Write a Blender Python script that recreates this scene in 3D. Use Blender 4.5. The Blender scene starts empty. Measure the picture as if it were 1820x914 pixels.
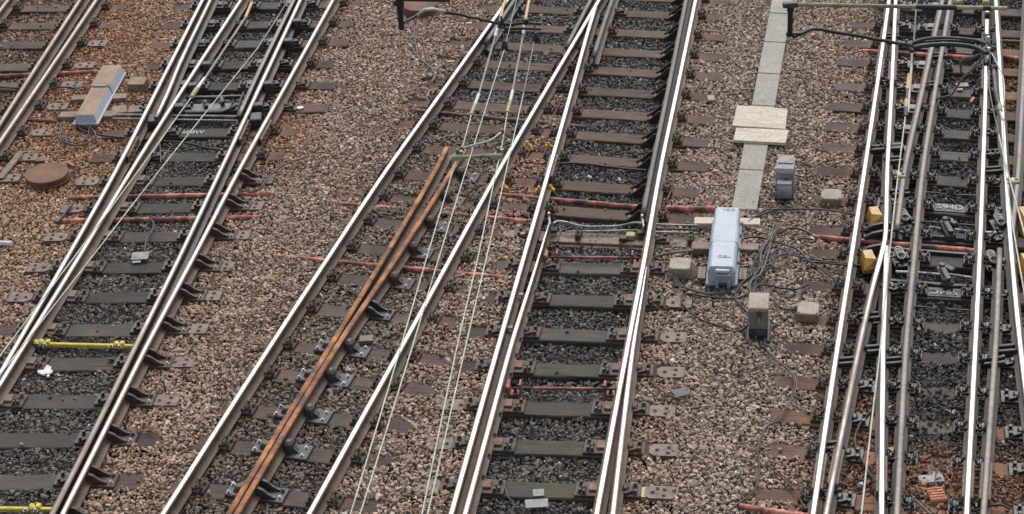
import bpy, bmesh, math, random
import numpy as np
from mathutils import Vector, Matrix
random.seed(7)
RNG = np.random.default_rng(11)
scene = bpy.context.scene
COL = scene.collection
# ------------------------------------------------------------------ survey helpers
# The site was surveyed from the photograph: F, PITCH, ROLL, H describe where the photographer stood;
# gp() turns a survey mark into metres on the level z, px() does the reverse (used only to look up ground zones).
F, PITCH, ROLL, H = 3550.4, 0.5377653, -0.0642785, 12.912
CX, CY = 910.0, 457.0
cr, sr = math.cos(ROLL), math.sin(ROLL)
cd, sd = math.cos(PITCH), math.sin(PITCH)
def gp(x, y, z=0.0):
    u, v = (x - CX) / F, (y - CY) / F
    u, v = cr * u + sr * v, -sr * u + cr * v
    dx, dy, dz = u, cd - v * sd, -sd - v * cd
    t = (H - z) / (-dz)
    return Vector((dx * t, dy * t, z))
def px(X, Y, Z=0.0):
    dx, dy, dz = X, Y, Z - H
    w = dy * cd - dz * sd
    u = dx / w; v = (-dy * sd - dz * cd) / w
    u, v = cr * u - sr * v, sr * u + cr * v
    return CX + F * u, CY + F * v
# ------------------------------------------------------------------ materials
def newmat(name):
    m = bpy.data.materials.new(name); m.use_nodes = True
    nt = m.node_tree
    return m, nt, nt.nodes['Principled BSDF']
def N(nt, t, **kw):
    n = nt.nodes.new(t)
    for k, v in kw.items(): setattr(n, k, v)
    return n
def L(nt, a, b): nt.links.new(a, b)
def rgba(c): return (c[0], c[1], c[2], 1)
def noise(nt, scale, detail=4, rough=.6, coord='Object', stretch=None):
    tc = N(nt, 'ShaderNodeTexCoord'); out = tc.outputs[coord]
    if coord == 'Object':       # each object gets its own stretch of the pattern
        oi = N(nt, 'ShaderNodeObjectInfo'); sc_ = N(nt, 'ShaderNodeMath', operation='MULTIPLY'); sc_.inputs[1].default_value = 47.0
        L(nt, oi.outputs['Random'], sc_.inputs[0]); va = N(nt, 'ShaderNodeVectorMath', operation='ADD'); L(nt, out, va.inputs[0]); L(nt, sc_.outputs[0], va.inputs[1]); out = va.outputs[0]
    if stretch:
        mp = N(nt, 'ShaderNodeMapping'); mp.inputs['Scale'].default_value = stretch
        L(nt, out, mp.inputs['Vector']); out = mp.outputs[0]
    n = N(nt, 'ShaderNodeTexNoise'); n.inputs['Scale'].default_value = scale
    n.inputs['Detail'].default_value = detail; n.inputs['Roughness'].default_value = rough
    L(nt, out, n.inputs['Vector'])
    return n.outputs['Fac']
def ramp(nt, fac, stops):
    r = N(nt, 'ShaderNodeValToRGB'); e = r.color_ramp.elements
    while len(e) < len(stops): e.new(.5)
    for i, (p, c) in enumerate(stops):
        e[i].position = p; e[i].color = rgba(c) if not isinstance(c, float) else (c, c, c, 1)
    L(nt, fac, r.inputs[0]); return r.outputs[0]
def mix(nt, fac, a, b, mode='MIX'):
    m = N(nt, 'ShaderNodeMix', data_type='RGBA', blend_type=mode)
    for s, v in ((m.inputs[0], fac), (m.inputs[6], a), (m.inputs[7], b)):
        if hasattr(v, 'links') or hasattr(v, 'is_output'): L(nt, v, s)
        elif isinstance(v, (int, float)): s.default_value = v
        else: s.default_value = rgba(v)
    return m.outputs[2]
def bump(nt, bsdf, h, strength=.3, dist=.01):
    b = N(nt, 'ShaderNodeBump'); b.inputs['Strength'].default_value = strength; b.inputs['Distance'].default_value = dist
    L(nt, h, b.inputs['Height']); L(nt, b.outputs[0], bsdf.inputs['Normal'])
def patchy(name, cols, scale=9., rough=.7, metal=0., lo=.3, hi=.7, bumpy=.25, stretch=None, coord='Object', spec=.4):
    m, nt, b = newmat(name)
    n = noise(nt, scale, 6, .65, coord, stretch)
    k = len(cols)
    c = ramp(nt, n, [(lo + (hi - lo) * i / (k - 1), cc) for i, cc in enumerate(cols)])
    fine = noise(nt, scale * 9, 3, .6, coord)
    f = ramp(nt, fine, [(.3, .72), (.7, 1.15)])
    c = mix(nt, 1.0, c, f, 'MULTIPLY')
    L(nt, c, b.inputs['Base Color'])
    b.inputs['Roughness'].default_value = rough; b.inputs['Metallic'].default_value = metal
    b.inputs['Specular IOR Level'].default_value = spec
    if bumpy: bump(nt, b, fine, bumpy, .004)
    return m
M = {}
def steel(name, dark, wearlo, wearhi, rough=.28, pa=.56, pb=.72, warm=.985):
    m, nt, b = newmat(name)
    at = N(nt, 'ShaderNodeAttribute', attribute_name='wear_sheen')
    n = noise(nt, 2.2, 5, .6, 'Object', (1, 1, 1))
    n2 = noise(nt, 7, 6, .7)
    a = N(nt, 'ShaderNodeMath', operation='ADD'); L(nt, at.outputs['Fac'], a.inputs[0])
    s = N(nt, 'ShaderNodeMath', operation='MULTIPLY_ADD'); L(nt, n, s.inputs[0]); s.inputs[1].default_value = .5; s.inputs[2].default_value = -.25
    L(nt, s.outputs[0], a.inputs[1])
    f = ramp(nt, a.outputs[0], [(wearlo, 0.0), (wearhi, 1.0)])
    pol = ramp(nt, n2, [(.3, (pa, pa * warm, pa * warm * .985)), (.7, (pb, pb * warm, pb * warm * .985))])
    c = mix(nt, f, dark, pol)
    L(nt, c, b.inputs['Base Color']); L(nt, f, b.inputs['Metallic'])
    rr = N(nt, 'ShaderNodeMapRange'); rr.inputs['To Min'].default_value = .6; rr.inputs['To Max'].default_value = rough
    L(nt, f, rr.inputs['Value']); L(nt, rr.outputs[0], b.inputs['Roughness'])
    return m
M['polished'] = steel('polished_rail_head', (.17, .125, .10), .22, .72, .34)
M['satin'] = steel('satin_rail_head', (.17, .125, .10), .22, .80, .36, .47, .60, .97)
M['rail_side'] = patchy('weathered_rail_side', [(.052, .035, .027), (.115, .075, .053), (.17, .112, .078)], 2.6, .62, 0, .3, .72)
M['rail_side_dark'] = patchy('oily_rail_side', [(.026, .022, .020), (.058, .044, .036), (.105, .070, .050)], 2.6, .5, 0, .3, .72)
M['dark_head'] = patchy('dark_check_rail_head', [(.05, .048, .047), (.09, .084, .08), (.12, .10, .085)], 1.7, .5, .2, .3, .75)
M['dull_head'] = patchy('dull_rail_head', [(.10, .092, .088), (.16, .138, .125), (.19, .125, .09)], 1.7, .42, .35, .3, .75)
M['rust_head'] = patchy('rusty_rail_head', [(.06, .034, .025), (.17, .072, .038), (.34, .13, .05), (.48, .22, .085)], 4.2, .7, 0, .32, .68)
M['rust_iron'] = patchy('rusted_iron', [(.055, .03, .024), (.13, .07, .05), (.21, .115, .075)], 14, .68)
M['chair_iron'] = patchy('brown_chair_iron', [(.028, .021, .018), (.064, .045, .036), (.12, .075, .052)], 16, .62)
M['black_iron'] = patchy('greasy_black_iron', [(.018, .018, .019), (.036, .035, .035), (.062, .056, .052)], 12, .4)
M['charcoal_iron'] = patchy('charcoal_cast_iron', [(.03, .03, .033), (.05, .05, .053), (.075, .072, .07)], 12, .5)
M['plate_rust'] = patchy('tie_plate_rust', [(.085, .055, .045), (.16, .112, .092), (.24, .18, .15)], 10, .6)
M['orange_rust'] = patchy('orange_rust_plate', [(.09, .052, .038), (.17, .10, .065), (.29, .185, .12)], 10, .7)
M['bright_bolt'] = patchy('bright_bolt', [(.18, .17, .16), (.38, .37, .36)], 30, .4, .5, bumpy=0)
M['grey_steel'] = patchy('worn_grey_steel', [(.12, .12, .12), (.24, .235, .225), (.42, .41, .38)], 6, .4, .3)
M['greased_plate'] = patchy('greased_slide_plate', [(.035, .036, .04), (.09, .093, .103), (.18, .185, .20)], 8, .35, .1)
M['dirty_disc'] = patchy('rusty_disc', [(.075, .038, .025), (.14, .066, .04), (.19, .098, .062)], 2.5, .75)
M['pipe'] = patchy('orange_duct', [(.05, .032, .028), (.12, .055, .045), (.30, .095, .07), (.60, .24, .18)], 5, .6, 0, .34, .60, coord='Object')
M['pipe_dark'] = patchy('dirty_duct', [(.035, .024, .022), (.08, .04, .032), (.19, .06, .045), (.26, .085, .06)], 3.2, .55, 0, .36, .75)
M['concrete'] = patchy('trough_concrete', [(.17, .155, .13), (.29, .27, .24), (.33, .31, .28), (.40, .38, .35)], 3.5, .9, 0, .22, .78)
M['board'] = patchy('pale_board', [(.38, .33, .26), (.50, .45, .36), (.58, .53, .45)], 3, .85, 0, .3, .7, stretch=(1, 7, 7))
M['beige_box'] = patchy('beige_dusty_box', [(.20, .165, .13), (.30, .255, .205), (.37, .32, .26)], 5, .7)
M['brown_box'] = patchy('brown_dusty_box', [(.14, .10, .07), (.23, .17, .12), (.30, .23, .165)], 5, .75)
M['machine_blue'] = patchy('pale_blue_grey_paint', [(.27, .275, .285), (.37, .41, .465), (.40, .44, .50), (.44, .475, .53)], 7, .55, 0, .22, .72, bumpy=.12)
M['machine_dark'] = patchy('dark_blue_grey_paint', [(.20, .24, .29), (.27, .31, .37)], 6, .5, bumpy=.08)  # darker blue grey for flange, hasp, latches and lid edge
M['machine_dust'] = patchy('dust_on_paint', [(.24, .16, .11), (.31, .22, .16), (.36, .28, .225)], 3.5, .85, 0, .3, .8)
M['signal_grey'] = patchy('blue_grey_casing', [(.12, .14, .165), (.19, .21, .24), (.27, .28, .30)], 6, .5)
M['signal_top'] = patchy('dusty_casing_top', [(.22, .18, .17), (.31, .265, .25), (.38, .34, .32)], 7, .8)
M['relay_grey_shaded'] = patchy('shaded_relay_casing', [(.11, .105, .09), (.16, .15, .13), (.22, .205, .18)], 6, .7)  # casing grey darkened so the shade on its front is in the colour
M['yellow'] = patchy('yellow_paint', [(.22, .17, .05), (.50, .40, .06), (.62, .50, .09)], 9, .6, 0, .28, .7)
M['orange_cover'] = patchy('orange_cover_paint', [(.30, .14, .035), (.50, .24, .045), (.56, .31, .08)], 6, .6)
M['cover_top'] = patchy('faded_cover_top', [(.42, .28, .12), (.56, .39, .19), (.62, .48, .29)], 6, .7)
M['red_paint'] = patchy('red_paint', [(.10, .035, .03), (.26, .07, .065), (.40, .16, .14)], 6, .5)
M['black_rubber'] = patchy('black_rubber', [(.012, .012, .012), (.03, .03, .03)], 10, .5, bumpy=.1)
M['wedge_black'] = patchy('sooty_bracket', [(.022, .017, .014), (.045, .032, .026), (.085, .055, .04)], 12, .8, bumpy=.1, spec=.15)
M['grey_cable'] = patchy('grey_cable', [(.025, .024, .023), (.055, .052, .05), (.10, .095, .09)], 5, .6, bumpy=.1)
M['pale_cable'] = patchy('pale_cable', [(.09, .085, .08), (.19, .18, .17)], 5, .6, bumpy=.1)
M['wire_green'] = patchy('verdigris_wire', [(.30, .33, .26), (.44, .48, .40), (.56, .58, .51)], 7, .6, bumpy=0)
M['wire_grey'] = patchy('grey_rod', [(.16, .14, .135), (.27, .245, .235)], 4, .5, bumpy=0)
M['wire_dark'] = patchy('dark_wire', [(.06, .055, .05), (.14, .13, .12)], 4, .5, bumpy=0)
M['olive_pipe'] = patchy('olive_tube', [(.13, .13, .07), (.27, .27, .16), (.36, .36, .25)], 5, .6)
M['olive_fit'] = patchy('olive_fitting', [(.22, .20, .08), (.40, .36, .17)], 9, .5)
M['white_cap'] = patchy('white_insulator', [(.45, .47, .49), (.64, .65, .66)], 8, .4, bumpy=0)
M['tan_ins'] = patchy('tan_insulator', [(.42, .25, .11), (.60, .42, .22)], 9, .5)
M['white_paint'] = patchy('white_paint', [(.55, .55, .54), (.78, .78, .77)], 12, .8)
M['blue_band'] = patchy('blue_band', [(.05, .09, .30), (.08, .13, .40)], 12, .5, bumpy=0)
M['tag_blue'] = patchy('faded_blue_tag', [(.03, .035, .06), (.05, .07, .16)], 12, .6, bumpy=0)
M['red_band'] = patchy('red_band', [(.45, .05, .05), (.55, .09, .08)], 12, .5, bumpy=0)
M['sign_grey'] = patchy('grey_plate', [(.13, .13, .13), (.22, .22, .215), (.30, .30, .29)], 9, .6)
M['gold_bolt'] = patchy('yellow_marked_bolt', [(.45, .24, .03), (.70, .42, .06)], 16, .5)
M['brick'] = patchy('orange_brick', [(.42, .16, .10), (.55, .24, .15)], 14, .85)
M['twig'] = patchy('twig_bark', [(.12, .06, .03), (.22, .11, .055)], 9, .8)
M['slate'] = patchy('grey_slate', [(.05, .055, .06), (.09, .095, .10)], 9, .6)
M['letters'] = patchy('white_letters', [(.16, .155, .15), (.34, .335, .32), (.52, .51, .49)], 16, .6, bumpy=0)
M['letters_faint'] = patchy('grey_letters', [(.26, .30, .36), (.30, .34, .40)], 20, .6, bumpy=0)
# timber
def timber():
    m, nt, b = newmat('creosoted_timber')
    at = N(nt, 'ShaderNodeAttribute', attribute_name='tint')
    oi = N(nt, 'ShaderNodeObjectInfo')
    g = noise(nt, 9, 5, .65, 'Object', (.55, 9, 4))
    p = noise(nt, 3.5, 4, .6)
    f = noise(nt, 60, 3, .6, 'Object', (.5, 3, 3))
    gr = ramp(nt, g, [(.25, .62), (.5, 1.0), (.78, 1.4)])
    pr = ramp(nt, p, [(.25, .72), (.75, 1.28)])
    c = mix(nt, 1.0, at.outputs['Color'], gr, 'MULTIPLY')
    c = mix(nt, 1.0, c, pr, 'MULTIPLY')
    ck = ramp(nt, noise(nt, 5, 3, .5, 'Object', (.35, 11, 3)), [(.34, .38), (.39, 1.0)])
    c = mix(nt, 1.0, c, ck, 'MULTIPLY')
    rr = N(nt, 'ShaderNodeMapRange'); rr.inputs['To Min'].default_value = .72; rr.inputs['To Max'].default_value = 1.38
    L(nt, oi.outputs['Random'], rr.inputs['Value'])
    hv = N(nt, 'ShaderNodeHueSaturation'); L(nt, rr.outputs[0], hv.inputs['Value']); L(nt, c, hv.inputs['Color'])
    L(nt, hv.outputs[0], b.inputs['Base Color'])
    r2 = ramp(nt, p, [(.3, .55), (.7, .85)]); L(nt, r2, b.inputs['Roughness'])
    b.inputs['Specular IOR Level'].default_value = .22
    ad = N(nt, 'ShaderNodeMath', operation='ADD'); L(nt, g, ad.inputs[0]); L(nt, f, ad.inputs[1])
    bump(nt, b, ad.outputs[0], .5, .008)
    return m
M['timber'] = timber()
def stone():
    m, nt, b = newmat('ballast_stone')
    at = N(nt, 'ShaderNodeAttribute', attribute_name='tint')
    f = noise(nt, 55, 3, .65)
    r = ramp(nt, f, [(.3, .68), (.7, 1.3)])
    c = mix(nt, 1.0, at.outputs['Color'], r, 'MULTIPLY')
    L(nt, c, b.inputs['Base Color']); b.inputs['Roughness'].default_value = .8
    b.inputs['Specular IOR Level'].default_value = .35
    return m
M['stone'] = stone()
def groundmat():
    m, nt, b = newmat('stony_ground')
    tc = N(nt, 'ShaderNodeTexCoord')
    v = N(nt, 'ShaderNodeTexVoronoi'); v.inputs['Scale'].default_value = 22; L(nt, tc.outputs['Object'], v.inputs['Vector'])
    c = mix(nt, .55, v.outputs['Color'], (.16, .13, .11))
    c2 = ramp(nt, noise(nt, .9), [(.35, (.035, .03, .028)), (.65, (.10, .078, .062))])
    c = mix(nt, .8, c, c2)
    L(nt, c, b.inputs['Base Color']); b.inputs['Roughness'].default_value = .9
    bump(nt, b, v.outputs['Distance'], 1, .03)
    return m
M['ground'] = groundmat()
# ------------------------------------------------------------------ mesh builder
class MB:
    def __init__(s): s.v = []; s.f = []; s.m = []; s.mats = []; s.sm = []
    def mi(s, k):
        if k not in s.mats: s.mats.append(k)
        return s.mats.index(k)
    def add(s, vs, fs, k, T=None, smooth=False):
        o = len(s.v)
        for p in vs:
            p = Vector(p); s.v.append(T @ p if T is not None else p)
        i = s.mi(k)
        for f in fs: s.f.append([a + o for a in f]); s.m.append(i); s.sm.append(smooth)
    def box(s, c, size, k, rz=0., ch=.004, T=None, taper=1.0):
        # chamfered box: each horizontal ring is an octagon
        hx, hy, hz = size[0] / 2, size[1] / 2, size[2] / 2
        ch = min(ch, hx * .45, hy * .45, hz * .45)
        R = Matrix.Translation(c) @ Matrix.Rotation(rz, 4, 'Z')
        if T is not None: R = T @ R
        vs = []
        for z, inx, t in ((-hz, 0, 1), (hz - ch, 0, taper), (hz, ch, taper)):
            X, Y = hx * t - inx, hy * t - inx
            q = ch
            vs += [(X - q, -Y, z), (X, -Y + q, z), (X, Y - q, z), (X - q, Y, z), (-X + q, Y, z), (-X, Y - q, z), (-X, -Y + q, z), (-X + q, -Y, z)]
        fs = [list(range(7, -1, -1)), list(range(16, 24))]
        for r in (0, 8):
            for i in range(8):
                j = (i + 1) % 8; fs.append([r + i, r + j, r + 8 + j, r + 8 + i])
        s.add(vs, fs, k, R)
    def cyl(s, c, r, h, k, n=12, T=None, r2=None, axis='Z', smooth=True):
        R = Matrix.Translation(c)
        if axis == 'X': R = R @ Matrix.Rotation(math.pi / 2, 4, 'Y')
        if axis == 'Y': R = R @ Matrix.Rotation(-math.pi / 2, 4, 'X')
        if T is not None: R = T @ R
        r2 = r if r2 is None else r2
        vs = [(r * math.cos(2 * math.pi * i / n), r * math.sin(2 * math.pi * i / n), -h / 2) for i in range(n)]
        vs += [(r2 * math.cos(2 * math.pi * i / n), r2 * math.sin(2 * math.pi * i / n), h / 2) for i in range(n)]
        s.add(vs, [[i, (i + 1) % n, n + (i + 1) % n, n + i] for i in range(n)], k, R, smooth)
        s.add(vs, [list(range(n - 1, -1, -1)), list(range(n, 2 * n))], k, R)
    def bolt(s, c, k, r=.017, h=.022, T=None):
        s.cyl((c[0], c[1], c[2] + .003), r * 1.6, .006, k, 10, T)
        s.cyl((c[0], c[1], c[2] + .006 + h / 2), r, h, k, 6, T, smooth=False)
    def prism(s, poly, k, y0, y1, T=None):
        # poly in (x, z) extruded along y
        n = len(poly)
        vs = [(p[0], y0, p[1]) for p in poly] + [(p[0], y1, p[1]) for p in poly]
        s.add(vs, [list(range(n)), list(range(2 * n - 1, n - 1, -1))] + [[i, n + i, n + (i + 1) % n, (i + 1) % n] for i in range(n)], k, T)
    def slab(s, poly, k, z0, z1, T=None):
        n = len(poly)
        vs = [(p[0], p[1], z0) for p in poly] + [(p[0], p[1], z1) for p in poly]
        s.add(vs, [list(range(n - 1, -1, -1)), list(range(n, 2 * n))] + [[i, (i + 1) % n, n + (i + 1) % n, n + i] for i in range(n)], k, T)
    def tube(s, pts, r, k, n=8, T=None, caps=True):
        pts = [Vector(p) for p in pts]
        rr = r if isinstance(r, (list, tuple)) else [r] * len(pts)
        t0 = (pts[1] - pts[0]).normalized()
        a = t0.orthogonal().normalized(); vs = []
        for i, p in enumerate(pts):
            t = (pts[min(i + 1, len(pts) - 1)] - pts[max(i - 1, 0)])
            t = t.normalized() if t.length > 1e-9 else t0
            a = (a - t * a.dot(t))
            a = a.normalized() if a.length > 1e-6 else t.orthogonal().normalized()
            b = t.cross(a)
            for j in range(n):
                w = 2 * math.pi * j / n
                vs.append(p + (a * math.cos(w) + b * math.sin(w)) * rr[i])
        fs = []
        for i in range(len(pts) - 1):
            for j in range(n):
                jj = (j + 1) % n
                fs.append([i * n + j, i * n + jj, (i + 1) * n + jj, (i + 1) * n + j])
        s.add(vs, fs, k, T, True)
        if caps:
            e = (len(pts) - 1) * n
            s.add(vs, [list(range(n - 1, -1, -1)), list(range(e, e + n))], k, T)
    def mesh(s, name):
        me = bpy.data.meshes.new(name)
        me.from_pydata([tuple(p) for p in s.v], [], s.f)
        for k in s.mats: me.materials.append(M[k])
        me.polygons.foreach_set('material_index', s.m)
        me.polygons.foreach_set('use_smooth', s.sm)
        me.update(); return me
def tag(o, label=None, cat=None, group=None, kind=None):
    if label: o['label'] = label
    if cat: o['category'] = cat
    if group: o['group'] = group
    if kind: o['kind'] = kind
    return o
def link(name, me, parent=None, mat=None):
    o = bpy.data.objects.new(name, me); COL.objects.link(o)
    if parent is not None: o.parent = parent
    if mat is not None: o.matrix_local = mat
    return o
def empty(name, T, label, cat, group=None):
    o = bpy.data.objects.new(name, None); COL.objects.link(o); o.empty_display_size = .1
    o.matrix_local = T
    return tag(o, label, cat, group)
def frame(p, d):
    """local x along d (horizontal), z up, origin p"""
    d = Vector((d[0], d[1], 0)).normalized()
    y = Vector((-d.y, d.x, 0))
    return Matrix(((d.x, y.x, 0, p[0]), (d.y, y.y, 0, p[1]), (0, 0, 1, p[2]), (0, 0, 0, 1)))
def catmull(pts, step=.3):
    pts = [Vector(p) for p in pts]
    if len(pts) == 2:
        n = max(2, int((pts[1] - pts[0]).length / step)); return [pts[0].lerp(pts[1], i / n) for i in range(n + 1)]
    P = [pts[0] * 2 - pts[1]] + pts + [pts[-1] * 2 - pts[-2]]
    out = []
    for i in range(1, len(P) - 2):
        p0, p1, p2, p3 = P[i - 1:i + 3]
        def tj(t, a, b): return t + max((b - a).length, 1e-6) ** .5
        t0 = 0; t1 = tj(t0, p0, p1); t2 = tj(t1, p1, p2); t3 = tj(t2, p2, p3)
        n = max(2, int((p2 - p1).length / step))
        for j in range(n):
            t = t1 + (t2 - t1) * j / n
            A1 = p0 * ((t1 - t) / (t1 - t0)) + p1 * ((t - t0) / (t1 - t0)); A2 = p1 * ((t2 - t) / (t2 - t1)) + p2 * ((t - t1) / (t2 - t1)); A3 = p2 * ((t3 - t) / (t3 - t2)) + p3 * ((t - t2) / (t3 - t2))
            B1 = A1 * ((t2 - t) / (t2 - t0)) + A2 * ((t - t0) / (t2 - t0)); B2 = A2 * ((t3 - t) / (t3 - t1)) + A3 * ((t - t1) / (t3 - t1))
            out.append(B1 * ((t2 - t) / (t2 - t1)) + B2 * ((t - t1) / (t2 - t1)))
    out.append(pts[-1]); return out
# ------------------------------------------------------------------ rails
RT = .20                       # rail top above sleeper top
RAILS = {}                     # name -> world polyline (2D)
PXR = {}
PROF = [(-.07, 0), (-.07, .012), (-.022, .03), (-.010, .046), (-.010, .108), (-.032, .122), (-.0335, .144), (-.031, .150), (-.026, .1545), (-.017, .1582), (-.006, .1598), (.006, .1598),
        (.017, .1582), (.026, .1545), (.031, .150), (.0335, .144), (.032, .122), (.010, .108), (.010, .046), (.022, .03), (.07, .012), (.07, 0)]
def rail(key, pts, label, side='rail_side', head='polished', wear_sheen=1.0, ext=(1, 1), dz=0., name='rail', cat='rail', taper=None):
    pts = [tuple(p) for p in pts]
    if pts[0][1] > pts[-1][1]: pts.reverse()
    P = list(pts)
    if ext[0]: a, b = P[0], P[1]; k = 90 / max(1, (b[1] - a[1])); P.insert(0, (a[0] - (b[0] - a[0]) * k, a[1] - 90))
    if ext[1]: a, b = P[-2], P[-1]; k = 90 / max(1, (b[1] - a[1])); P.append((b[0] + (b[0] - a[0]) * k, b[1] + 90))
    PXR[key] = P
    W = catmull([gp(x, y, RT) for x, y in P], .25)
    RAILS[key] = [(p.x, p.y) for p in W]
    n = len(PROF); mb = MB(); vs = []; z0 = RT - .160 + dz
    nv = len(W)
    for i, p in enumerate(W):
        t = W[min(i + 1, nv - 1)] - W[max(i - 1, 0)]; t.z = 0; t.normalize(); q = Vector((t.y, -t.x, 0))
        w = 1.0
        if taper and taper == 'top': w = min(1, .35 + .65 * i / max(1, nv * .35))
        for a, z in PROF: vs.append(p + q * a * w + Vector((0, 0, z0 - p.z + z)))
    hf, sf = [], []
    for i in range(nv - 1):
        for j in range(n - 1):
            (hf if 6 <= j <= 14 else sf).append([i * n + j, (i + 1) * n + j, (i + 1) * n + j + 1, i * n + j + 1])
        sf.append([i * n + n - 1, (i + 1) * n + n - 1, (i + 1) * n, i * n])
    mb.add(vs, hf, head, None, True)
    o = len(mb.v) - len(vs)
    i_s = mb.mi(side)
    for f in sf: mb.f.append([a + o for a in f]); mb.m.append(i_s); mb.sm.append(False)
    mb.f.append(list(range(n))); mb.m.append(i_s); mb.sm.append(False)
    mb.f.append([a + (nv - 1) * n for a in range(n - 1, -1, -1)]); mb.m.append(i_s); mb.sm.append(False)
    me = mb.mesh(name)
    if head in ('polished', 'satin'):
        at = me.attributes.new('wear_sheen', 'FLOAT', 'POINT')
        wv = []
        for i, p in enumerate(W):
            w = wear_sheen(px(p.x, p.y, RT)[1]) if callable(wear_sheen) else wear_sheen
            wv += [w * {9: .56, 10: .97, 11: .97, 12: .56, 8: .22, 13: .22, 7: .06, 14: .06}.get(j, .1) for j in range(n)]  # worn polish band; the falloff also paints a highlight core with shaded edges
        at.data.foreach_set('value', wv)
    ob = link(name, me); tag(ob, label, cat, 'rails of the junction')
    return ob
A0 = rail('A0', [(13, 0), (0, 17), (-70, 115)], 'short rail end cutting across the very top left corner of the photo', 'rail_side', 'satin', wear_sheen=.60)
A1 = rail('A1', [(141, 0), (70, 109), (0, 218)], 'dull inner rail of the close rail pair at the top left', 'rail_side', 'satin', wear_sheen=.50)
A2 = rail('A2', [(170, 0), (86, 124), (0, 250)], 'outer right rail of the close rail pair at the top left', 'rail_side', 'satin', wear_sheen=.60)
B1 = rail('B1', [(359, 0), (283, 150), (204, 305), (118, 458), (30, 610)], 'polished outermost left rail of the left turnout, passing the dusty point machine', 'rail_side', 'satin', wear_sheen=.95)
B1s = rail('B1s', [(374, -2), (355, 37), (319, 112), (298, 163), (277, 208)], 'dark switch blade lying open just right of the left turnout\'s outer left rail', 'rail_side_dark', wear_sheen=.62, ext=(1, 0), name='switch_blade', cat='switch blade')
B2 = rail('B2', [(427, 0), (329, 150), (231, 305), (139, 457), (44, 610)], 'polished second rail of the left turnout, running under a pale green wire', 'rail_side', 'satin', wear_sheen=.95)
B3s = rail('B3s', [(521, 0), (490, 63), (460, 125), (423, 206)], 'black open switch blade beside the third rail, ending at a bent stretcher bar', 'black_iron', 'dull_head', ext=(1, 0), name='switch_blade', cat='switch blade')
B3 = rail('B3', [(533, 0), (463, 150), (391, 303), (319, 455), (244, 607), (168, 762), (91, 914)], 'third rail of the left turnout, worn dark and streaky in its lower half', 'rail_side_dark', 'satin', wear_sheen=lambda y: .9 if y < 200 else (.72 if y < 520 else max(.36, .72 - (y - 520) * .003)))
B4 = rail('B4', [(591, 0), (508, 150), (424, 302), (344, 455), (262, 610), (187, 760), (110, 914)], 'polished outer right rail of the left turnout, propped by a row of finned braces', 'rail_side', 'satin', wear_sheen=.85)
C1 = rail('C1', [(896, 7), (790, 156), (684, 305), (583, 457), (484, 608), (385, 762), (288, 914)], 'bright left rail of the diagonal middle track, beside the wide brown ballast strip', wear_sheen=1.)
C1c = rail('C1c', [(916, -5), (904, 13), (862, 75)], 'short grey check rail tucked against the middle track\'s left rail at the top', 'charcoal_iron', 'dark_head', ext=(1, 0), name='check_rail', cat='check rail')
C2 = rail('C2', [(1064, 0), (974, 152), (886, 303), (802, 455), (718, 608), (633, 760), (548, 914)], 'bright right rail of the diagonal middle track, running down from the crossing nose', wear_sheen=1.)
D1 = rail('D1', [(1058, 12), (1046, 51), (1010, 180), (975, 303), (931, 455), (887, 608), (844, 760), (801, 914)], 'bright left rail of the centre track, meeting its neighbour at the crossing nose', wear_sheen=1., ext=(0, 1), dz=-.002)
D1s = rail('D1s', [(976, 396), (945, 496), (909, 610), (868, 760), (826, 914)], 'grooved switch blade just inside the centre track\'s left rail', 'rail_side', wear_sheen=.8, ext=(0, 1), name='switch_blade', cat='switch blade', taper='top')
D2 = rail('D2', [(1236, 0), (1204, 155), (1173, 303), (1146, 455), (1117, 606), (1088, 760), (1060, 914)], 'broad bright right rail of the centre track, next to the grey point machine', wear_sheen=1.)
D2s = rail('D2s', [(1149, 474), (1139, 535), (1126, 610), (1107, 760), (1089, 914)], 'second right hand rail leaving the centre track towards the lower edge', wear_sheen=.72, ext=(0, 1), dz=-.002, taper='top')
D3 = rail('D3', [(1219, 0), (1188, 155), (1157, 305), (1143, 378)], 'dark check rail inside the centre track\'s right rail, held by black wedge brackets', 'charcoal_iron', 'dark_head', ext=(1, 0), name='check_rail', cat='check rail')
W1 = rail('W1', [(1052, -6), (1034, 28), (1006, 83)], 'left wing rail flaring away from the crossing nose', 'rail_side', 'dark_head', ext=(1, 0), name='wing_rail', cat='wing rail')
W2 = rail('W2', [(1087, 0), (1070, 50), (1055, 99)], 'right wing rail flaring away from the crossing nose', 'rail_side', 'dark_head', ext=(1, 0), name='wing_rail', cat='wing rail')
E1 = rail('E1', [(794, 260), (774, 300), (683, 455), (589, 610), (512, 735), (440, 855), (405, 914)], 'left one of the two orange rusted guard rails inside the diagonal middle track', 'rail_side', 'rust_head', ext=(0, 1), name='guard_rail', cat='guard rail')
E2 = rail('E2', [(826, 264), (804, 300), (705, 455), (601, 610), (523, 737), (453, 856), (419, 914)], 'right one of the two orange rusted guard rails, with black bracket blocks beside it', 'rail_side', 'rust_head', ext=(0, 1), name='guard_rail', cat='guard rail')
G1 = rail('G1', [(1580, 0), (1559, 150), (1536, 305), (1513, 457), (1490, 606), (1467, 760), (1445, 914)], 'bright outermost left rail of the right hand slip, with orange covers beside it', wear_sheen=1.)
G2 = rail('G2', [(1592, 0), (1585, 152), (1577, 305), (1575, 395), (1573, 424), (1551, 510), (1529, 607), (1498, 760), (1468, 914)], 'white rail kinking left near the orange covers and turning dull brown below', 'rail_side_dark', wear_sheen=lambda y: 1. if y < 470 else max(.42, 1. - (y - 470) * .009))
G2b = rail('G2b', [(1576, 436), (1573, 520), (1570, 607), (1568, 760), (1567, 914)], 'bright straight rail starting at the kink beside the lower orange cover', 'rail_side_dark', wear_sheen=1., ext=(0, 1), dz=-.002)
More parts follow.
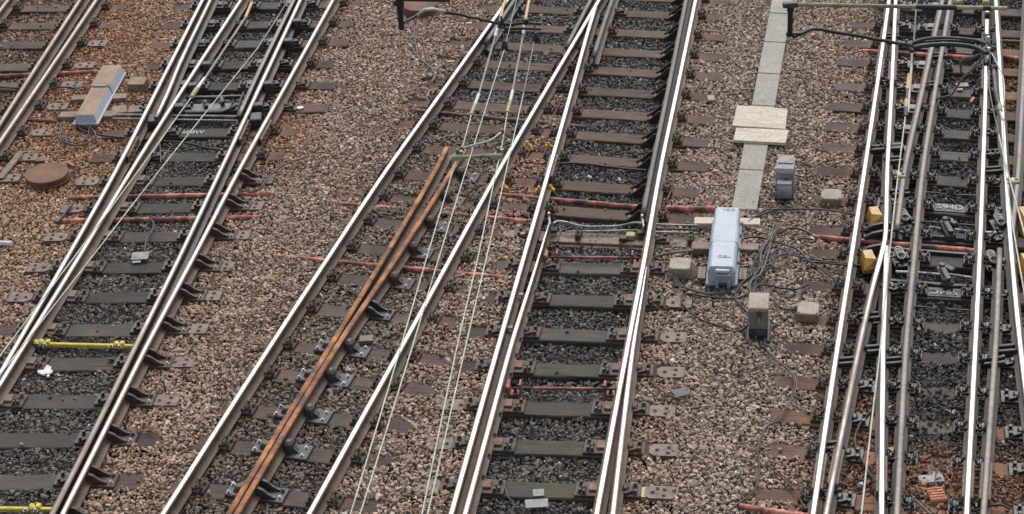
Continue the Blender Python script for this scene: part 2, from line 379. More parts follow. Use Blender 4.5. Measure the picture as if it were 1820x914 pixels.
G3 = rail('G3', [(1675, 0), (1641, 152), (1608, 303), (1594, 408)], 'dull brown rail tapering to a tip beside the pale green wire at right', 'rail_side_dark', 'dull_head', ext=(1, 0))
G4 = rail('G4', [(1689, 0), (1663, 155), (1640, 303), (1625, 455), (1611, 607), (1602, 760), (1594, 914)], 'long dull grey rail left of the number plates 594D and 594C', 'rail_side_dark', 'dull_head')
G5 = rail('G5', [(1755, 0), (1752, 150), (1747, 305), (1741, 457), (1734, 606), (1726, 760), (1718, 914)], 'long bright rail right of the number plates 594D and 594C', 'rail_side_dark', wear_sheen=1.)
G6 = rail('G6', [(1770, 0), (1779, 152), (1788, 305), (1796, 425), (1813, 607), (1832, 760), (1852, 914)], 'bright rail running off the right edge of the photo below the kink', 'rail_side_dark', wear_sheen=1.)
G7 = rail('G7', [(1823, 60), (1815, 217), (1810, 303), (1799, 418)], 'dull brown rail at the upper right edge closing onto a bright rail', 'rail_side_dark', 'dull_head', ext=(1, 0), dz=-.002)
G8 = rail('G8', [(1777, 440), (1774, 520), (1770, 607), (1759, 760), (1748, 914)], 'dull grey rail with a pointed tip near the lower right edge', 'rail_side_dark', 'dull_head', ext=(0, 1))
def px_at(key, y):
    P = PXR[key]
    for a, b in zip(P[:-1], P[1:]):
        if a[1] <= y <= b[1]: return a[0] + (b[0] - a[0]) * (y - a[1]) / (b[1] - a[1])
    return None
# ------------------------------------------------------------------ ground zones (how oily or rusty each spot of ballast is)
PXN = {k: (np.array([p[1] for p in v], float), np.array([p[0] for p in v], float)) for k, v in PXR.items()}
def xat(k, y): return np.interp(y, PXN[k][0], PXN[k][1])
def sstep(a, b, x): t = np.clip((x - a) / (b - a), 0, 1); return t * t * (3 - 2 * t)
def lownoise(x, y, seed, n=14, fmax=2.2):
    r = np.random.default_rng(seed); o = np.zeros_like(x)
    for _ in range(n):
        fx, fy = r.uniform(-fmax, fmax, 2); o += np.sin(fx * x * 2 + fy * y * 2 + r.uniform(0, 6.28))
    return o / math.sqrt(n / 2) * .5
def zones(X, Y, jit=True):
    """returns oil 0..1 (black grease and brake dust), rust 0..1 at ground positions"""
    x, y = px(X, Y, 0.)
    nz = lownoise(X, Y, 3) if jit else 0 * X
    e = 14 + 0 * x
    def between(a, b, ea=14, eb=14):
        return sstep(-ea, ea, x - xat(a, y) + nz * 10) * sstep(-eb, eb, xat(b, y) - x + nz * 10)
    oil = np.zeros_like(x)
    oil = np.maximum(oil, between('B1', 'B4') * (.92 - .1 * sstep(200, 400, y)))
    oil = np.maximum(oil, between('A0', 'A1') * .62 * sstep(330, 200, y))
    c = between('C1', 'C2'); oil = np.maximum(oil, c * (.76 - .30 * sstep(150, 330, y) + .14 * sstep(520, 760, y)))
    d = between('D1', 'D2'); oil = np.maximum(oil, d * .86)
    up = between('C1', 'D2') * sstep(190, 60, y); oil = np.maximum(oil, up * .75)
    oil = np.maximum(oil, between('D2', 'D2', 45, 45) * .55)
    g = sstep(-34, 22, x - xat('G1', y) + nz * 14)
    oil = np.maximum(oil, g * (.99 - .12 * sstep(700, 860, y)))
    rust = np.zeros_like(x)
    rust = np.maximum(rust, sstep(430, 120, x) * sstep(440, 150, y) * .75 * (1 - oil))
    rust = np.maximum(rust, sstep(1768, 1800, x) * sstep(60, 95, y) * sstep(230, 175, y))
    rust = np.maximum(rust, between('G1', 'G4') * sstep(80, 110, y) * sstep(250, 190, y) * .55)
    rust = np.maximum(rust, sstep(1300, 1480, x) * sstep(740, 850, y) * .5)
    rust = np.maximum(rust, sstep(-30, 10, x - xat('G1', y)) * sstep(-30, 10, xat('G4', y) - x) * sstep(600, 760, y) * .75)
    rust = np.maximum(rust, sstep(-10, 10, x - xat('G4', y)) * sstep(790, 840, y + nz * 15) * .8)
    rust = np.maximum(rust, np.exp(-((x - 480) / 62) ** 2 - ((y - 215) / 80) ** 2) * 1.1)
    rust = np.maximum(rust, between('C2', 'D1') * sstep(180, 260, y) * sstep(420, 330, y) * .5)
    oil = np.clip(oil * (1 - .42 * rust * (oil > .3)) + nz * .10, 0, 1)
    return oil, np.clip(rust + nz * .08, 0, 1)
# ------------------------------------------------------------------ sleepers
SLEEPERS = []   # (center xy, dir, halfL, halfW) for the ballast
def isect(P, a, b):
    """where polyline P crosses segment a-b: (point, tangent)"""
    ax, ay = a.x, a.y; dx, dy = b.x - a.x, b.y - a.y
    for p, q in zip(P[:-1], P[1:]):
        ex, ey = q[0] - p[0], q[1] - p[1]
        det = dx * (-ey) + ex * dy
        if abs(det) < 1e-9: continue
        rx, ry = p[0] - ax, p[1] - ay
        t = (rx * (-ey) + ex * ry) / det; u = (dx * ry - dy * rx) / det
        if -.0 <= t <= 1. and 0 <= u <= 1: return Vector((ax + dx * t, ay + dy * t, 0)), Vector((ex, ey, 0)).normalized()
    return None
def timber_mesh(Ln, W, Dp, world, rails_x, base=None, moss=0., dark=(.066, .062, .056)):
    seg = max(6, int(Ln / .07)); ch = .012
    prof = [(-W / 2, -Dp), (-W / 2, -ch), (-W / 2 + ch, 0), (-W / 4, .001), (0, .0), (W / 4, .001), (W / 2 - ch, 0), (W / 2, -ch), (W / 2, -Dp)]
    n = len(prof); vs = []; fs = []
    ph = random.uniform(0, 9)
    for i in range(seg + 1):
        x = -Ln / 2 + Ln * i / seg
        for j, (y, z) in enumerate(prof):
            k = .0035 * math.sin(x * 5 + ph + j) + random.uniform(-.002, .002)
            e = random.uniform(-.006, .006) if i in (0, seg) else 0
            vs.append((x + e, y + k, z + (random.uniform(-.003, .001) if 1 <= j <= 7 else 0)))
    for i in range(seg):
        for j in range(n - 1): fs.append([i * n + j, i * n + j + 1, (i + 1) * n + j + 1, (i + 1) * n + j])
    fs.append(list(range(n - 1, -1, -1))); fs.append([seg * n + j for j in range(n)])
    me = bpy.data.meshes.new('sleeper'); me.from_pydata(vs, [], fs); me.materials.append(M['timber'])
    V = np.array(vs); Wm = np.array(world)
    Pw = V @ Wm[:3, :3].T + Wm[:3, 3]
    oil, rust = zones(Pw[:, 0], Pw[:, 1])
    clean = np.array(base if base else (.055, .036, .032)); dark = np.array(dark); rs = np.array((.195, .095, .052))
    nearr = np.zeros(len(V))
    for rx in rails_x: nearr = np.maximum(nearr, np.exp(-((V[:, 0] - rx) / .21) ** 2))
    nz = lownoise(Pw[:, 0] * 4, Pw[:, 1] * 4, 5)
    o = np.clip(oil, 0, 1)[:, None]
    col = clean * (1 - o) + dark * o
    mz = np.clip(moss * (.45 + .7 * lownoise(Pw[:, 0] * 2, Pw[:, 1] * 2, 9) + .5 * (V[:, 2] < -.005)), 0, .9)[:, None] * o
    col = col * (1 - mz) + np.array((.088, .090, .036)) * mz
    r = np.clip(nearr * (.98 - .36 * o[:, 0]) + rust * .45 + nz * .16 - .04, 0, 1)[:, None]
    col = col * (1 - r) + rs * r
    ca = me.color_attributes.new('tint', 'FLOAT_COLOR', 'POINT')
    ca.data.foreach_set('color', np.hstack([col, np.ones((len(V), 1))]).ravel())
    return me
# --- fastenings: every type is one shared mesh, local x across the rail, y along it, z = 0 on the sleeper
def mk_base_clip(k='chair_iron', side=0):
    mb = MB(); x0, x1 = (-.19 if side <= 0 else -.05), (.19 if side >= 0 else .05)
    mb.box(((x0 + x1) / 2, 0, .018), (x1 - x0, .17, .036), k, ch=.006)
    for s in (-1, 1):
        if side and s != side: continue
        mb.box((s * .095, 0, .058), (.035, .09, .05), k, ch=.008)
        mb.bolt((s * .155, .045, .036), k, .018, .026); mb.bolt((s * .15, -.05, .036), k, .02, .03)
    return mb.mesh('baseplate')
def mk_clip(s, k='chair_iron'):
    mb = MB()
    p = [(.055, -.055, .062), (.09, -.075, .066), (.135, -.06, .085), (.155, -.02, .10), (.14, .025, .10), (.10, .035, .085), (.075, .0, .07), (.066, .05, .06), (.06, .085, .058)]
    mb.tube(catmull([(s * a, b, c) for a, b, c in p], .02), .011, k, 7)
    return mb.mesh('spring_clip')
def mk_brace(s=1, k='chair_iron'):
    mb = MB()
    mb.box((s * .19, 0, .016), (.26, .21, .032), k, ch=.006)
    for y in (-.075, .045):
        prof = [(.018, .04), (.018, .135), (.05, .145), (.10, .125), (.15, .085), (.20, .06), (.235, .05), (.235, .03), (.05, .03)]
        mb.prism([(s * a, b) for a, b in prof], k, y, y + .026)
    mb.bolt((s * .27, -.045, .032), 'bright_bolt', .013, .02); mb.bolt((s * .265, .05, .032), 'chair_iron', .019, .026)
    return mb.mesh('rail_brace')
def mk_slide(s=1, k='orange_rust', bk='chair_iron'):
    mb = MB()
    mb.box((s * .15, 0, .014), (.30, .21, .028), bk, ch=.005)
    mb.box((s * .105, .015, .04), (.10, .12, .024), k, ch=.005)
    for y in (-.055, .06): mb.bolt((s * .245, y, .028), 'chair_iron', .02, .034)
    mb.box((s * .21, .0, .045), (.05, .06, .034), bk, ch=.008); mb.bolt((s * .2, -.065, .03), bk, .02, .03)
    return mb.mesh('slide_chair')
def mk_bolted(s=1, k='chair_iron'):
    mb = MB()
    mb.box((s * .12, 0, .015), (.26, .19, .03), k, ch=.005)
    mb.box((s * .085, 0, .05), (.07, .10, .045), k, ch=.014, taper=.75)
    mb.bolt((s * .185, .05, .03), k, .021, .036); mb.bolt((s * .19, -.05, .03), k, .021, .036)
    mb.box((s * .12, -.055, .045), (.10, .03, .03), k, rz=.4, ch=.006)
    return mb.mesh('bolted_chair')
def mk_wedge():
    mb = MB()
    prof = [(-.27, -.02), (-.27, .005), (-.20, .04), (-.14, .085), (-.10, .125), (-.07, .15), (-.03, .15), (-.03, .03), (-.02, -.02)]
    mb.prism([(a, b + .0) for a, b in prof], 'wedge_black', -.13, -.10); mb.prism(prof, 'wedge_black', .03, .055)
    mb.box((-.12, -.02, .008), (.20, .17, .016), 'black_iron', ch=.005)
    return mb.mesh('wedge_bracket')
def mk_block(k='charcoal_iron'):
    mb = MB()
    mb.box((.17, 0, .014), (.30, .22, .028), k, ch=.02)
    mb.box((.085, 0, .085), (.12, .13, .13), k, ch=.025, taper=.85)
    mb.prism([(.13, .028), (.13, .09), (.19, .04), (.22, .028)], k, -.03, .03)
    for y in (-.06, .06): mb.bolt((.25, y, .028), 'bright_bolt', .013, .016)
    return mb.mesh('guard_rail_chair')
def mk_lump():
    mb = MB()
    mb.box((-.15, 0, .02), (.22, .19, .04), 'charcoal_iron', ch=.03)
    mb.box((-.12, .01, .06), (.13, .12, .06), 'charcoal_iron', ch=.03, taper=.7)
    for y in (-.06, .06): mb.bolt((-.22, y, .04), 'grey_steel', .016, .02)
    return mb.mesh('guard_rail_block')
def mk_tie(s=1):
    mb = MB(); w, d = .155, .105
    poly = [(-w, d - .05), (-w, -d + .05), (-w + .05, -d), (w, -d), (w, d), (-w + .05, d)]
    if s < 0: poly = [(-a, b) for a, b in poly][::-1]
    mb.slab(poly, 'plate_rust', 0., .014)
    mb.slab([(s * (w - .012), -d + .004), (s * (w - .0), -d + .004), (s * (w - .0), d - .004), (s * (w - .012), d - .004)][::s], 'plate_rust', .0145, .02)
    for x, y in ((-.07, -.0), (.055, .05), (.05, -.05)): mb.bolt((x * s, y, .014), 'plate_rust', .017, .016)
    return mb.mesh('tie_plate')
FM = {'clip': mk_base_clip(), 'clipR': mk_base_clip(side=1), 'clipL': mk_base_clip(side=-1), 'scR': mk_clip(1), 'scL': mk_clip(-1),
      'clipk': mk_base_clip('black_iron'), 'sckR': mk_clip(1, 'black_iron'), 'sckL': mk_clip(-1, 'black_iron'),
      'braceR': mk_brace(1), 'braceK': mk_brace(1, 'charcoal_iron'), 'slideR': mk_slide(1), 'slideL': mk_slide(-1), 'slideKR': mk_slide(1, 'greased_plate', 'black_iron'), 'slideBR': mk_slide(1, 'plate_rust', 'chair_iron'), 'slideKL': mk_slide(-1, 'greased_plate', 'black_iron'),
      'boltR': mk_bolted(1), 'boltL': mk_bolted(-1), 'boltKR': mk_bolted(1, 'black_iron'), 'boltKL': mk_bolted(-1, 'black_iron'),
      'wedge': mk_wedge(), 'block': mk_block(), 'blockB': mk_block('chair_iron'), 'lump': mk_lump(), 'tieR': mk_tie(1), 'tieL': mk_tie(-1)}
PART_NAME = {'clip': 'baseplate', 'clipR': 'baseplate', 'clipL': 'baseplate', 'clipk': 'baseplate', 'braceR': 'rail_brace', 'braceK': 'rail_brace', 'slideR': 'slide_chair', 'slideL': 'slide_chair',
             'slideKR': 'slide_chair', 'slideBR': 'slide_chair', 'slideKL': 'slide_chair', 'boltR': 'bolted_chair', 'boltL': 'bolted_chair', 'boltKR': 'bolted_chair', 'boltKL': 'bolted_chair', 'wedge': 'wedge_bracket', 'block': 'guard_rail_chair', 'blockB': 'guard_rail_chair', 'lump': 'guard_rail_block'}
def sleeper(pl, pr, fit, label, ties='', W=.265, Dp=.14, group=None, base=None, z=0., moss=0., dark=(.066, .062, .056)):
    """pl, pr: survey marks of the ends of the top face; fit: [(rail, fastening), ...]"""
    a, b = gp(*pl), gp(*pr)
    a.z = b.z = z
    d = b - a; Ln = d.length; c = (a + b) / 2; T = frame(c, d); Ti = T.inverted()
    hits = []
    for rk, ty in fit:
        h = isect(RAILS[rk], a, b)
        if h: hits.append((h, ty))
    me = timber_mesh(Ln, W, Dp, T, [(Ti @ h[0]).x for h, _ in hits], base, moss, dark)
    o = link('sleeper', me); o.matrix_local = T
    tag(o, label, 'sleeper', group)
    SLEEPERS.append((c.x, c.y, d.x / Ln, d.y / Ln, Ln / 2, W / 2))
    for (p, t), ty in hits:
        q = Vector((-t.y, t.x, 0))
        Lm = Ti @ frame(Vector((p.x, p.y, .0005)), q) @ Matrix.Diagonal((1.0, 1.18, 1.12, 1))
        for t1 in ty.split('+'):
            bp = link(PART_NAME[t1], FM[t1], o, Lm)
            if t1 in ('clip', 'clipR', 'clipL', 'clipk'):
                kk = 'sck' if t1 == 'clipk' else 'sc'
                if t1 != 'clipR': link('spring_clip', FM[kk + 'L'], bp)
                if t1 != 'clipL': link('spring_clip', FM[kk + 'R'], bp)
    if 'R' in ties: link('tie_plate', FM['tieR'], o, Matrix.Translation((Ln / 2 - .165, 0, .001)))
    if 'L' in ties: link('tie_plate', FM['tieL'], o, Matrix.Translation((-Ln / 2 + .165, 0, .001)))
    return o
ORD = 'first second third fourth fifth sixth seventh eighth ninth tenth eleventh twelfth thirteenth fourteenth fifteenth sixteenth seventeenth eighteenth nineteenth twentieth'.split()
# A: top left
A = [((-70, 17), (230, 13)), ((-80, 48), (212, 44)), ((-80, 82), (191.5, 78)), ((-80, 121), (169.5, 117)), ((-80, 155), (147.5, 151)), ((-80, 194), (122, 190)), ((-80, 240), (95, 236)), ((-80, 284), (68, 280)), ((-80, 321), (38, 317))]
for i, (l, r) in enumerate(A):
    sleeper(l, r, [('A0', 'clip'), ('A1', 'boltL'), ('A2', 'clipR')], f'brown timber sleeper at the top left corner, {ORD[i]} down from the photo\'s top edge', 'R' if i >= 2 else '', group='sleepers of the top left track')
# B: left turnout
B = [((307, 13.5), (641, 7)), ((290, 46), (630, 42)), ((271, 81), (619.7, 75.6)), ((256, 118), (591, 113.5)), ((236, 155), (596, 151.5)), ((212, 195), (584, 191.5)), ((186, 238), (526, 234)), ((163, 281), (502, 277.5)),
     ((136, 324), (487, 321)), ((108, 372.5), (469, 367)), ((78, 423), (446, 419)), ((47, 477), (417, 475)), ((14, 530), (395, 527)), ((-45, 588), (371, 586)), ((-70, 649), (347, 645)), ((-90, 715), (320, 713)), ((-90, 783), (285, 782)), ((-90, 858), (261, 855)), ((-90, 932), (236, 929))]
for i, (l, r) in enumerate(B):
    if i < 4: fit = [('B1', 'boltKL'), ('B1s', 'slideKR'), ('B2', 'boltKR'), ('B3', 'boltKR'), ('B3s', 'slideKL'), ('B4', 'clipR')]
    elif i < 6: fit = [('B1', 'boltKL'), ('B1s', 'slideKR'), ('B2', 'boltKR'), ('B3s', 'slideKL'), ('B3', 'boltKR'), ('B4', 'boltR')]
    elif i < 8: fit = [('B1', 'boltL'), ('B2', 'boltKR'), ('B3', 'boltKL'), ('B4', 'clipR')]
    else: fit = [('B1', 'boltL'), ('B2', 'slideBR'), ('B3', 'boltKL'), ('B4', 'braceR')]
    n = len(B) - i
    t = ('L' if 8 <= i <= 12 else '') + ('R' if 8 <= i <= 15 else '')
    sleeper(l, r, fit, f'oil dark timber sleeper of the left turnout, {ORD[i]} down from the top edge', t, W=.27 if i < 13 else .29, dark=(.050, .047, .044), group='sleepers of the left turnout')
# long timbers across the crossing
CD = [((860, -18), (1297, 3)), ((848, 12.5), (1285, 31)), ((822, 44), (1290, 67)), ((797, 75.5), (1292, 103.5)), ((771, 108), (1288, 138)), ((748, 144.5), (1273, 174.6)), ((720, 181.5), (1271, 214.6)), ((700, 219), (1259, 255)), ((690, 261), (1259, 297.6)), ((672, 308), (1241, 344)), ((640, 348), (1270, 394.5))]
plates = {}
for i, (l, r) in enumerate(CD):
    fit = [('C1', 'clip' if i > 2 else 'boltR'), ('C2', 'clip'), ('D1', 'clip'), ('D2', 'clipR'), ('D3', 'wedge')]
    if i == 1: fit[1:3] = [('W1', 'boltL'), ('W2', 'boltR')]
    if i == 0: fit[1:3] = []
    if i == 2: fit[1:3] = [('W1', 'boltL'), ('W2', 'clipR')]
    if i >= 9: fit += [('E2', 'blockB')]
    lab = f'long brown timber sleeper beneath the crossing, {ORD[i]} down from the photo\'s top edge' if i < 10 else 'long timber sleeper bearing the raised white number NS19'
    plates[i] = sleeper(l, r, fit, lab, base=(.068, .042, .034), dark=(.080, .052, .040), group='long timbers beneath the crossing')
# C lower
Cc = [(738, 402, 887), (713, 449, 864), (674, 502, 832), (647, 558, 818), (613, 624, 803), (581, 676, 774), (547, 741, 740), (540, 807, 706), (500, 884, 682), (470, 962, 640)]
for i, (x, y, xr) in enumerate(Cc):
    m = .098
    xl = float(np.interp(y, *PXN['C1'])) - 6
    sleeper((xl, y - m * (x - xl)), (xr, y + m * (xr - x)), [('C1', 'clipR'), ('E2', 'braceK' if i in (3, 8) else ('block' if i > 3 else 'blockB')), ('C2', 'clip')] + ([('E1', 'lump')] if i > 3 else []),
            f'{ORD[i]} short timber sleeper under the rusty guard rails, counting down from their tips', W=.26, base=(.052, .035, .031), group='sleepers under the rusty guard rails')
# D lower
Dd = [(476, 877, 1335), (534, 855, 1231), (595, 823, 1222), (657, 806, 1218), (726, 783, 1202), (795, 757, 1207), (870, 733, 1200), (948, 708, 1192)]
for i, (y, xl, xr) in enumerate(Dd):
    xc = (px_at('D1', y) + px_at('D2', y)) / 2
    m = .03
    fit = [('D1', 'boltL'), ('D1s', 'slideR' if i > 2 else 'boltR'), ('D2', 'slideL')] + ([('D2s', 'boltR')] if i >= 1 else [('D2', 'slideL+boltR')][:1])
    if i == 0: fit = [('D1', 'boltL'), ('D1s', 'boltR'), ('D2', 'slideL+boltR')]
    lab = f'mossy grey timber sleeper of the centre track, {ORD[i]} below the grey bent stretcher bar'
    sleeper((xl, y - m * (xc - xl)), (xr, y + m * (xr - xc)), fit, lab, ('R' if i else '') + ('L' if i >= 4 else ''), W=.27, base=(.050, .036, .033), group='sleepers of the centre track', moss=(.05, .18, .2, .75, .25, .5, .45, .4)[i])
# G rows
Gg = [((1545, 8), (1688, 17)), ((1509, 44), (1688, 55)), ((1500, 77), (1690, 89)), ((1489, 110), (1700, 124)), ((1484, 153), (1700, 166)), ((1475, 189), (1702, 203)), ((1467, 225), (1698, 240)), ((1460, 261), (1695, 279)), ((1453, 304), (1691, 324)), ((1446, 354), (1685, 374)), ((1438, 408), (1680, 424)), ((1436, 449), (1680, 466)), ((1426, 507), (1677, 523)), ((1405, 566), (1673, 584)), ((1390, 617), (1680, 641)), ((1380, 678), (1684, 702)), ((1370, 737), (1677, 764)), ((1362, 799), (1670, 828)), ((1333, 878), (1660, 905)), ((1325, 950), (1650, 978))]
gs = []
for i, (l, c) in enumerate(Gg):
    m = (c[1] - l[1]) / (c[0] - l[0]); r = (1905, c[1] + m * (1905 - c[0]) * .8)
    fit = [('G1', 'clip'), ('G4', 'clipk'), ('G5', 'clipk'), ('G6', 'boltKL'), ('G2', 'boltKR')]
    if i < 10: fit += [('G3', 'slideKL')]
    if i >= 12: fit += [('G2b', 'boltKR'), ('G8', 'slideKL')]
    lab = f'greasy black sleeper of the right hand slip, {ORD[i]} down from the top edge'
    if i == 9: lab = 'greasy black timber sleeper bearing the raised number plate 594D'
    if i == 12: lab = 'greasy black timber sleeper bearing the upside down number plate 594C'
    gs.append(sleeper(l, r, fit, lab, W=.26, base=(.058, .038, .033) if i < 15 else (.088, .050, .033), group='sleepers of the right hand slip'))
# ------------------------------------------------------------------ writing
def text_mesh(body, size, ext=.004, k='letters'):
    cu = bpy.data.curves.new('t', 'FONT'); cu.body = body; cu.size = size; cu.extrude = ext; cu.align_x = 'CENTER'; cu.align_y = 'CENTER'; cu.offset = size * .018
    ob = bpy.data.objects.new('t', cu); COL.objects.link(ob)
    dg = bpy.context.evaluated_depsgraph_get(); dg.update()
    me = bpy.data.meshes.new_from_object(ob.evaluated_get(dg))
    bpy.data.objects.remove(ob); me.materials.clear(); me.materials.append(M[k]); return me
def plate_on(o, pxy, body, size, flip=False, backing=None):
    p = gp(*pxy); Lm = o.matrix_local.inverted() @ Matrix.Translation((p.x, p.y, 0))
    loc = Lm.translation; z = .004
    if backing:
        mb = MB(); mb.box((0, 0, .006), (backing[0], backing[1], .012), 'charcoal_iron', ch=.002)
        for s in (-1, 1): mb.box((s * (backing[0] / 2 - .02), -.0, .0185), (.03, backing[1] * .96, .012), 'charcoal_iron', ch=.002)
        pl = link('number_plate', mb.mesh('number_plate'), o, Matrix.Translation((loc.x, loc.y, .001))); z = .017
        link('raised_number', text_mesh(body, size), pl, Matrix.Translation((0, 0, z)) @ Matrix.Rotation(math.pi if flip else 0, 4, 'Z'))
    else:
        link('raised_number', text_mesh(body, size), o, Matrix.Translation((loc.x, loc.y, z)) @ Matrix.Rotation(math.pi if flip else 0, 4, 'Z'))
plate_on(plates[10], (1038, 378), 'NS19', .13)
plate_on(gs[9], (1688, 371), '594D', .15, backing=(.46, .20))
plate_on(gs[12], (1678, 521), '594C', .15, True, backing=(.46, .20))
for o in bpy.data.objects:
    if o.get('label', '').startswith('oil dark timber sleeper of the left turnout, seventh'):
        plate_on(o, (343, 236), '608W', .13); o['label'] = 'oil dark timber sleeper bearing the raised number 608W'
# ------------------------------------------------------------------ ducts, cables, wires
def tube_thing(name, pts, r, k, label, cat, group=None, n=8, step=.08, smooth=True):
    W = catmull(pts, step) if smooth else [Vector(p) for p in pts]
    o0 = W[0].copy()
    mb = MB(); mb.tube([p - o0 for p in W], r, k, n)
    o = link(name, mb.mesh(name)); o.location = o0
    return tag(o, label, cat, group)
def duct(a, b, label, r=.038, k='pipe', z=.0, z2=None):
    z2 = z if z2 is None else z2
    A, Bp = gp(*a, z), gp(*b, z2)
    W = [A.lerp(Bp, i / 24) + Vector((0, 0, random.uniform(-.004, .004))) for i in range(25)]
    mb = MB(); mb.tube([p - A for p in W], r, k, 12)
    # dark bore at each end
    d = (Bp - A).normalized()
    for q, s in ((Vector((0, 0, 0)), -1), (Bp - A, 1)):
        mb.tube([q + d * s * .001, q + d * s * .003], r * .72, 'black_rubber', 10)
    o = link('duct_pipe', mb.mesh('duct_pipe')); o.location = A
    return tag(o, label, 'pipe', 'orange ducts across the tracks')
duct((-40, 138), (172, 129), 'orange duct crossing the top left track behind the dusty point machine')
duct((55, 214), (104, 217), 'short brown duct end near the dusty point machine, feeding two cables', .036, 'pipe_dark')
duct((121, 353), (488, 345), 'upper one of two red orange ducts crossing under the left turnout')
duct((97, 394), (463, 387), 'lower one of two red orange ducts crossing under the left turnout')
duct((703, 194), (1042, 227), 'dark red duct under the middle track, close below the pale wire insulators', .036, 'pipe_dark', .0)
duct((581, 360), (936, 394), 'red duct under the middle track that ends beside the centre rail', .036, 'pipe', .01, -.0)
duct((493, 456), (895, 494), 'lower red duct under the middle track, starting on the brown ballast', .034, 'pipe', .015, .0)
duct((880, 346), (1135, 369), 'red duct behind the NS19 sleeper between the centre rails', .036, 'pipe', .0)
duct((1184, 371), (1274, 372), 'bright orange duct running into the back of the grey point machine', .042, 'pipe', .03)
duct((1449, 422), (1735, 447), 'pink orange duct crossing the right hand slip between the orange covers', .04, 'pipe', .02, .01)
duct((1533, 91), (1730, 103), 'pink orange duct under the right hand slip near the black cable loops', .034, 'pipe', .01)
duct((1690, 70), (1840, 76), 'thin brown duct at the upper right corner, upper of two', .03, 'pipe_dark', .01)
duct((1782, 101), (1840, 110), 'pink duct at the upper right corner, lower of two', .036, 'pipe', .01)
duct((1314, 901), (1450, 921), 'pink duct end at the lower edge, left of the right hand rails', .038, 'pipe', .03)
mb = MB(); A = gp(-40, 431, .03); Bq = gp(21, 433, .03)
mb.tube([Vector((0, 0, 0)), Bq - A], .035, 'white_cap', 12); o = link('pipe', mb.mesh('pipe')); o.location = A; tag(o, 'white painted pipe end poking in at the left edge', 'pipe')
# cables lying on the ballast
def cable(pts, label, k='grey_cable', r=.012, z=.055, group='loose cables on the ballast', name='cable'):
    P = []
    for p in pts:
        P.append(gp(p[0], p[1], p[2] if len(p) > 2 else z))
    W = catmull(P, .07)
    W = [p + Vector((random.uniform(-.004, .004), random.uniform(-.004, .004), random.uniform(-.004, .004))) for p in W]
    return tube_thing(name, W, r, k, label, 'cable', group, 7, smooth=False)
cable([(735, 42), (741, 65), (733, 84), (741, 100), (762, 118), (771, 130), (768, 143), (745, 153), (728, 163)], 'grey cable winding down the brown ballast from the black post', 'grey_cable', .013)
cable([(736, 44), (739, 80), (746, 104), (766, 120), (774, 134), (766, 147), (735, 160)], 'second grey cable looped beside the first below the black post', 'pale_cable', .009)
cable([(710, 52), (709, 90), (704, 102), (705, 118), (717, 130), (740, 135), (765, 136)], 'thin dark wire hanging in a curve left of the grey cables', 'wire_dark', .006)
cable([(683, 182), (682, 168), (700, 158), (745, 152)], 'thin wire on the ballast above the dark red duct', 'wire_dark', .005)
cable([(425, 318), (421, 327), (428, 338), (446, 342), (462, 334), (480, 312), (510, 291), (548, 279)], 'grey cable curling up from the right rail of the left turnout', 'grey_cable', .012)
cable([(572, 280), (562, 296), (552, 310), (546, 326), (546, 345)], 'short thin dark cable on the wide brown ballast strip', 'grey_cable', .007)
cable([(577, 376), (590, 384), (607, 393)], 'stub of dark cable left of the bright diagonal rail', 'grey_cable', .012)
cable([(418, 420), (424, 440), (433, 460), (440, 490), (452, 520), (446, 552), (440, 600)], 'thin rusty wire trailing down the brown ballast right of the finned braces', 'rust_iron', .006)
cable([(445, 600), (430, 650), (405, 700), (385, 745), (352, 800)], 'thin faint wire along the lower brown ballast strip', 'rust_iron', .004)
cable([(84, 160), (95, 156), (118, 155), (135, 158), (142, 166)], 'black cable looping over a tie plate towards the dusty machine', 'black_rubber', .013, .06)
cable([(-20, 152), (15, 156), (40, 158)], 'black cable crossing the top left track', 'black_rubber', .014, .03)
cable([(102, 217, .05), (109, 228), (108, 243), (122, 256), (145, 258), (162, 250), (170, 240), (160, 226), (157, 222, .1)], 'brown cable looping in front of the dusty point machine', 'grey_cable', .012)
cable([(104, 219, .05), (113, 236), (118, 250), (140, 254), (155, 243), (158, 232), (160, 222, .1)], 'second brown cable looping in front of the dusty point machine', 'grey_cable', .01)
cable([(137, 220, .1), (142, 229), (165, 237), (200, 243), (230, 246), (285, 250), (340, 256), (375, 265), (398, 266)], 'black cable running from the dusty machine under the left rails', 'black_rubber', .014, .04)
cable([(222, 180, .08), (240, 181), (256, 182)], 'short black cable beside the dusty point machine', 'black_rubber', .012)
cable([(273, 388, .02), (267, 388, .06), (273, 396, .09), (270, 412, .07), (262, 425, .05), (256, 448, .04)], 'black hose arching over a duct to the small grey plate', 'black_rubber', .016)
cable([(130, 362), (120, 372), (108, 388), (100, 396)], 'dark flat strip lying beside a tie plate on the left', 'grey_cable', .02)
cable([(1193, 310), (1197, 322), (1192, 338), (1186, 356)], 'dark hose bent beside the centre track\'s right rail', 'grey_cable', .012, .05)
cable([(986, 292, .05), (1020, 290, .06), (1070, 295, .05), (1120, 301, .05), (1150, 303, .05)], 'black hose crossing between the centre rails beside a timber', 'black_rubber', .016, .03)
cable([(1165, 455, .06), (1190, 450, .07), (1215, 447, .07), (1232, 445, .08)], 'grey hose between the centre rail and the point machine', 'pale_cable', .016, .06)
cable([(1195, 489, .08), (1199, 497), (1207, 507), (1225, 514), (1260, 521), (1300, 518)], 'cable leaving the small beige box beside the point machine', 'grey_cable', .012)
cable([(1201, 489, .08), (1206, 501), (1222, 512), (1256, 522), (1290, 522)], 'second cable leaving the small beige box beside the machine', 'grey_cable', .01)
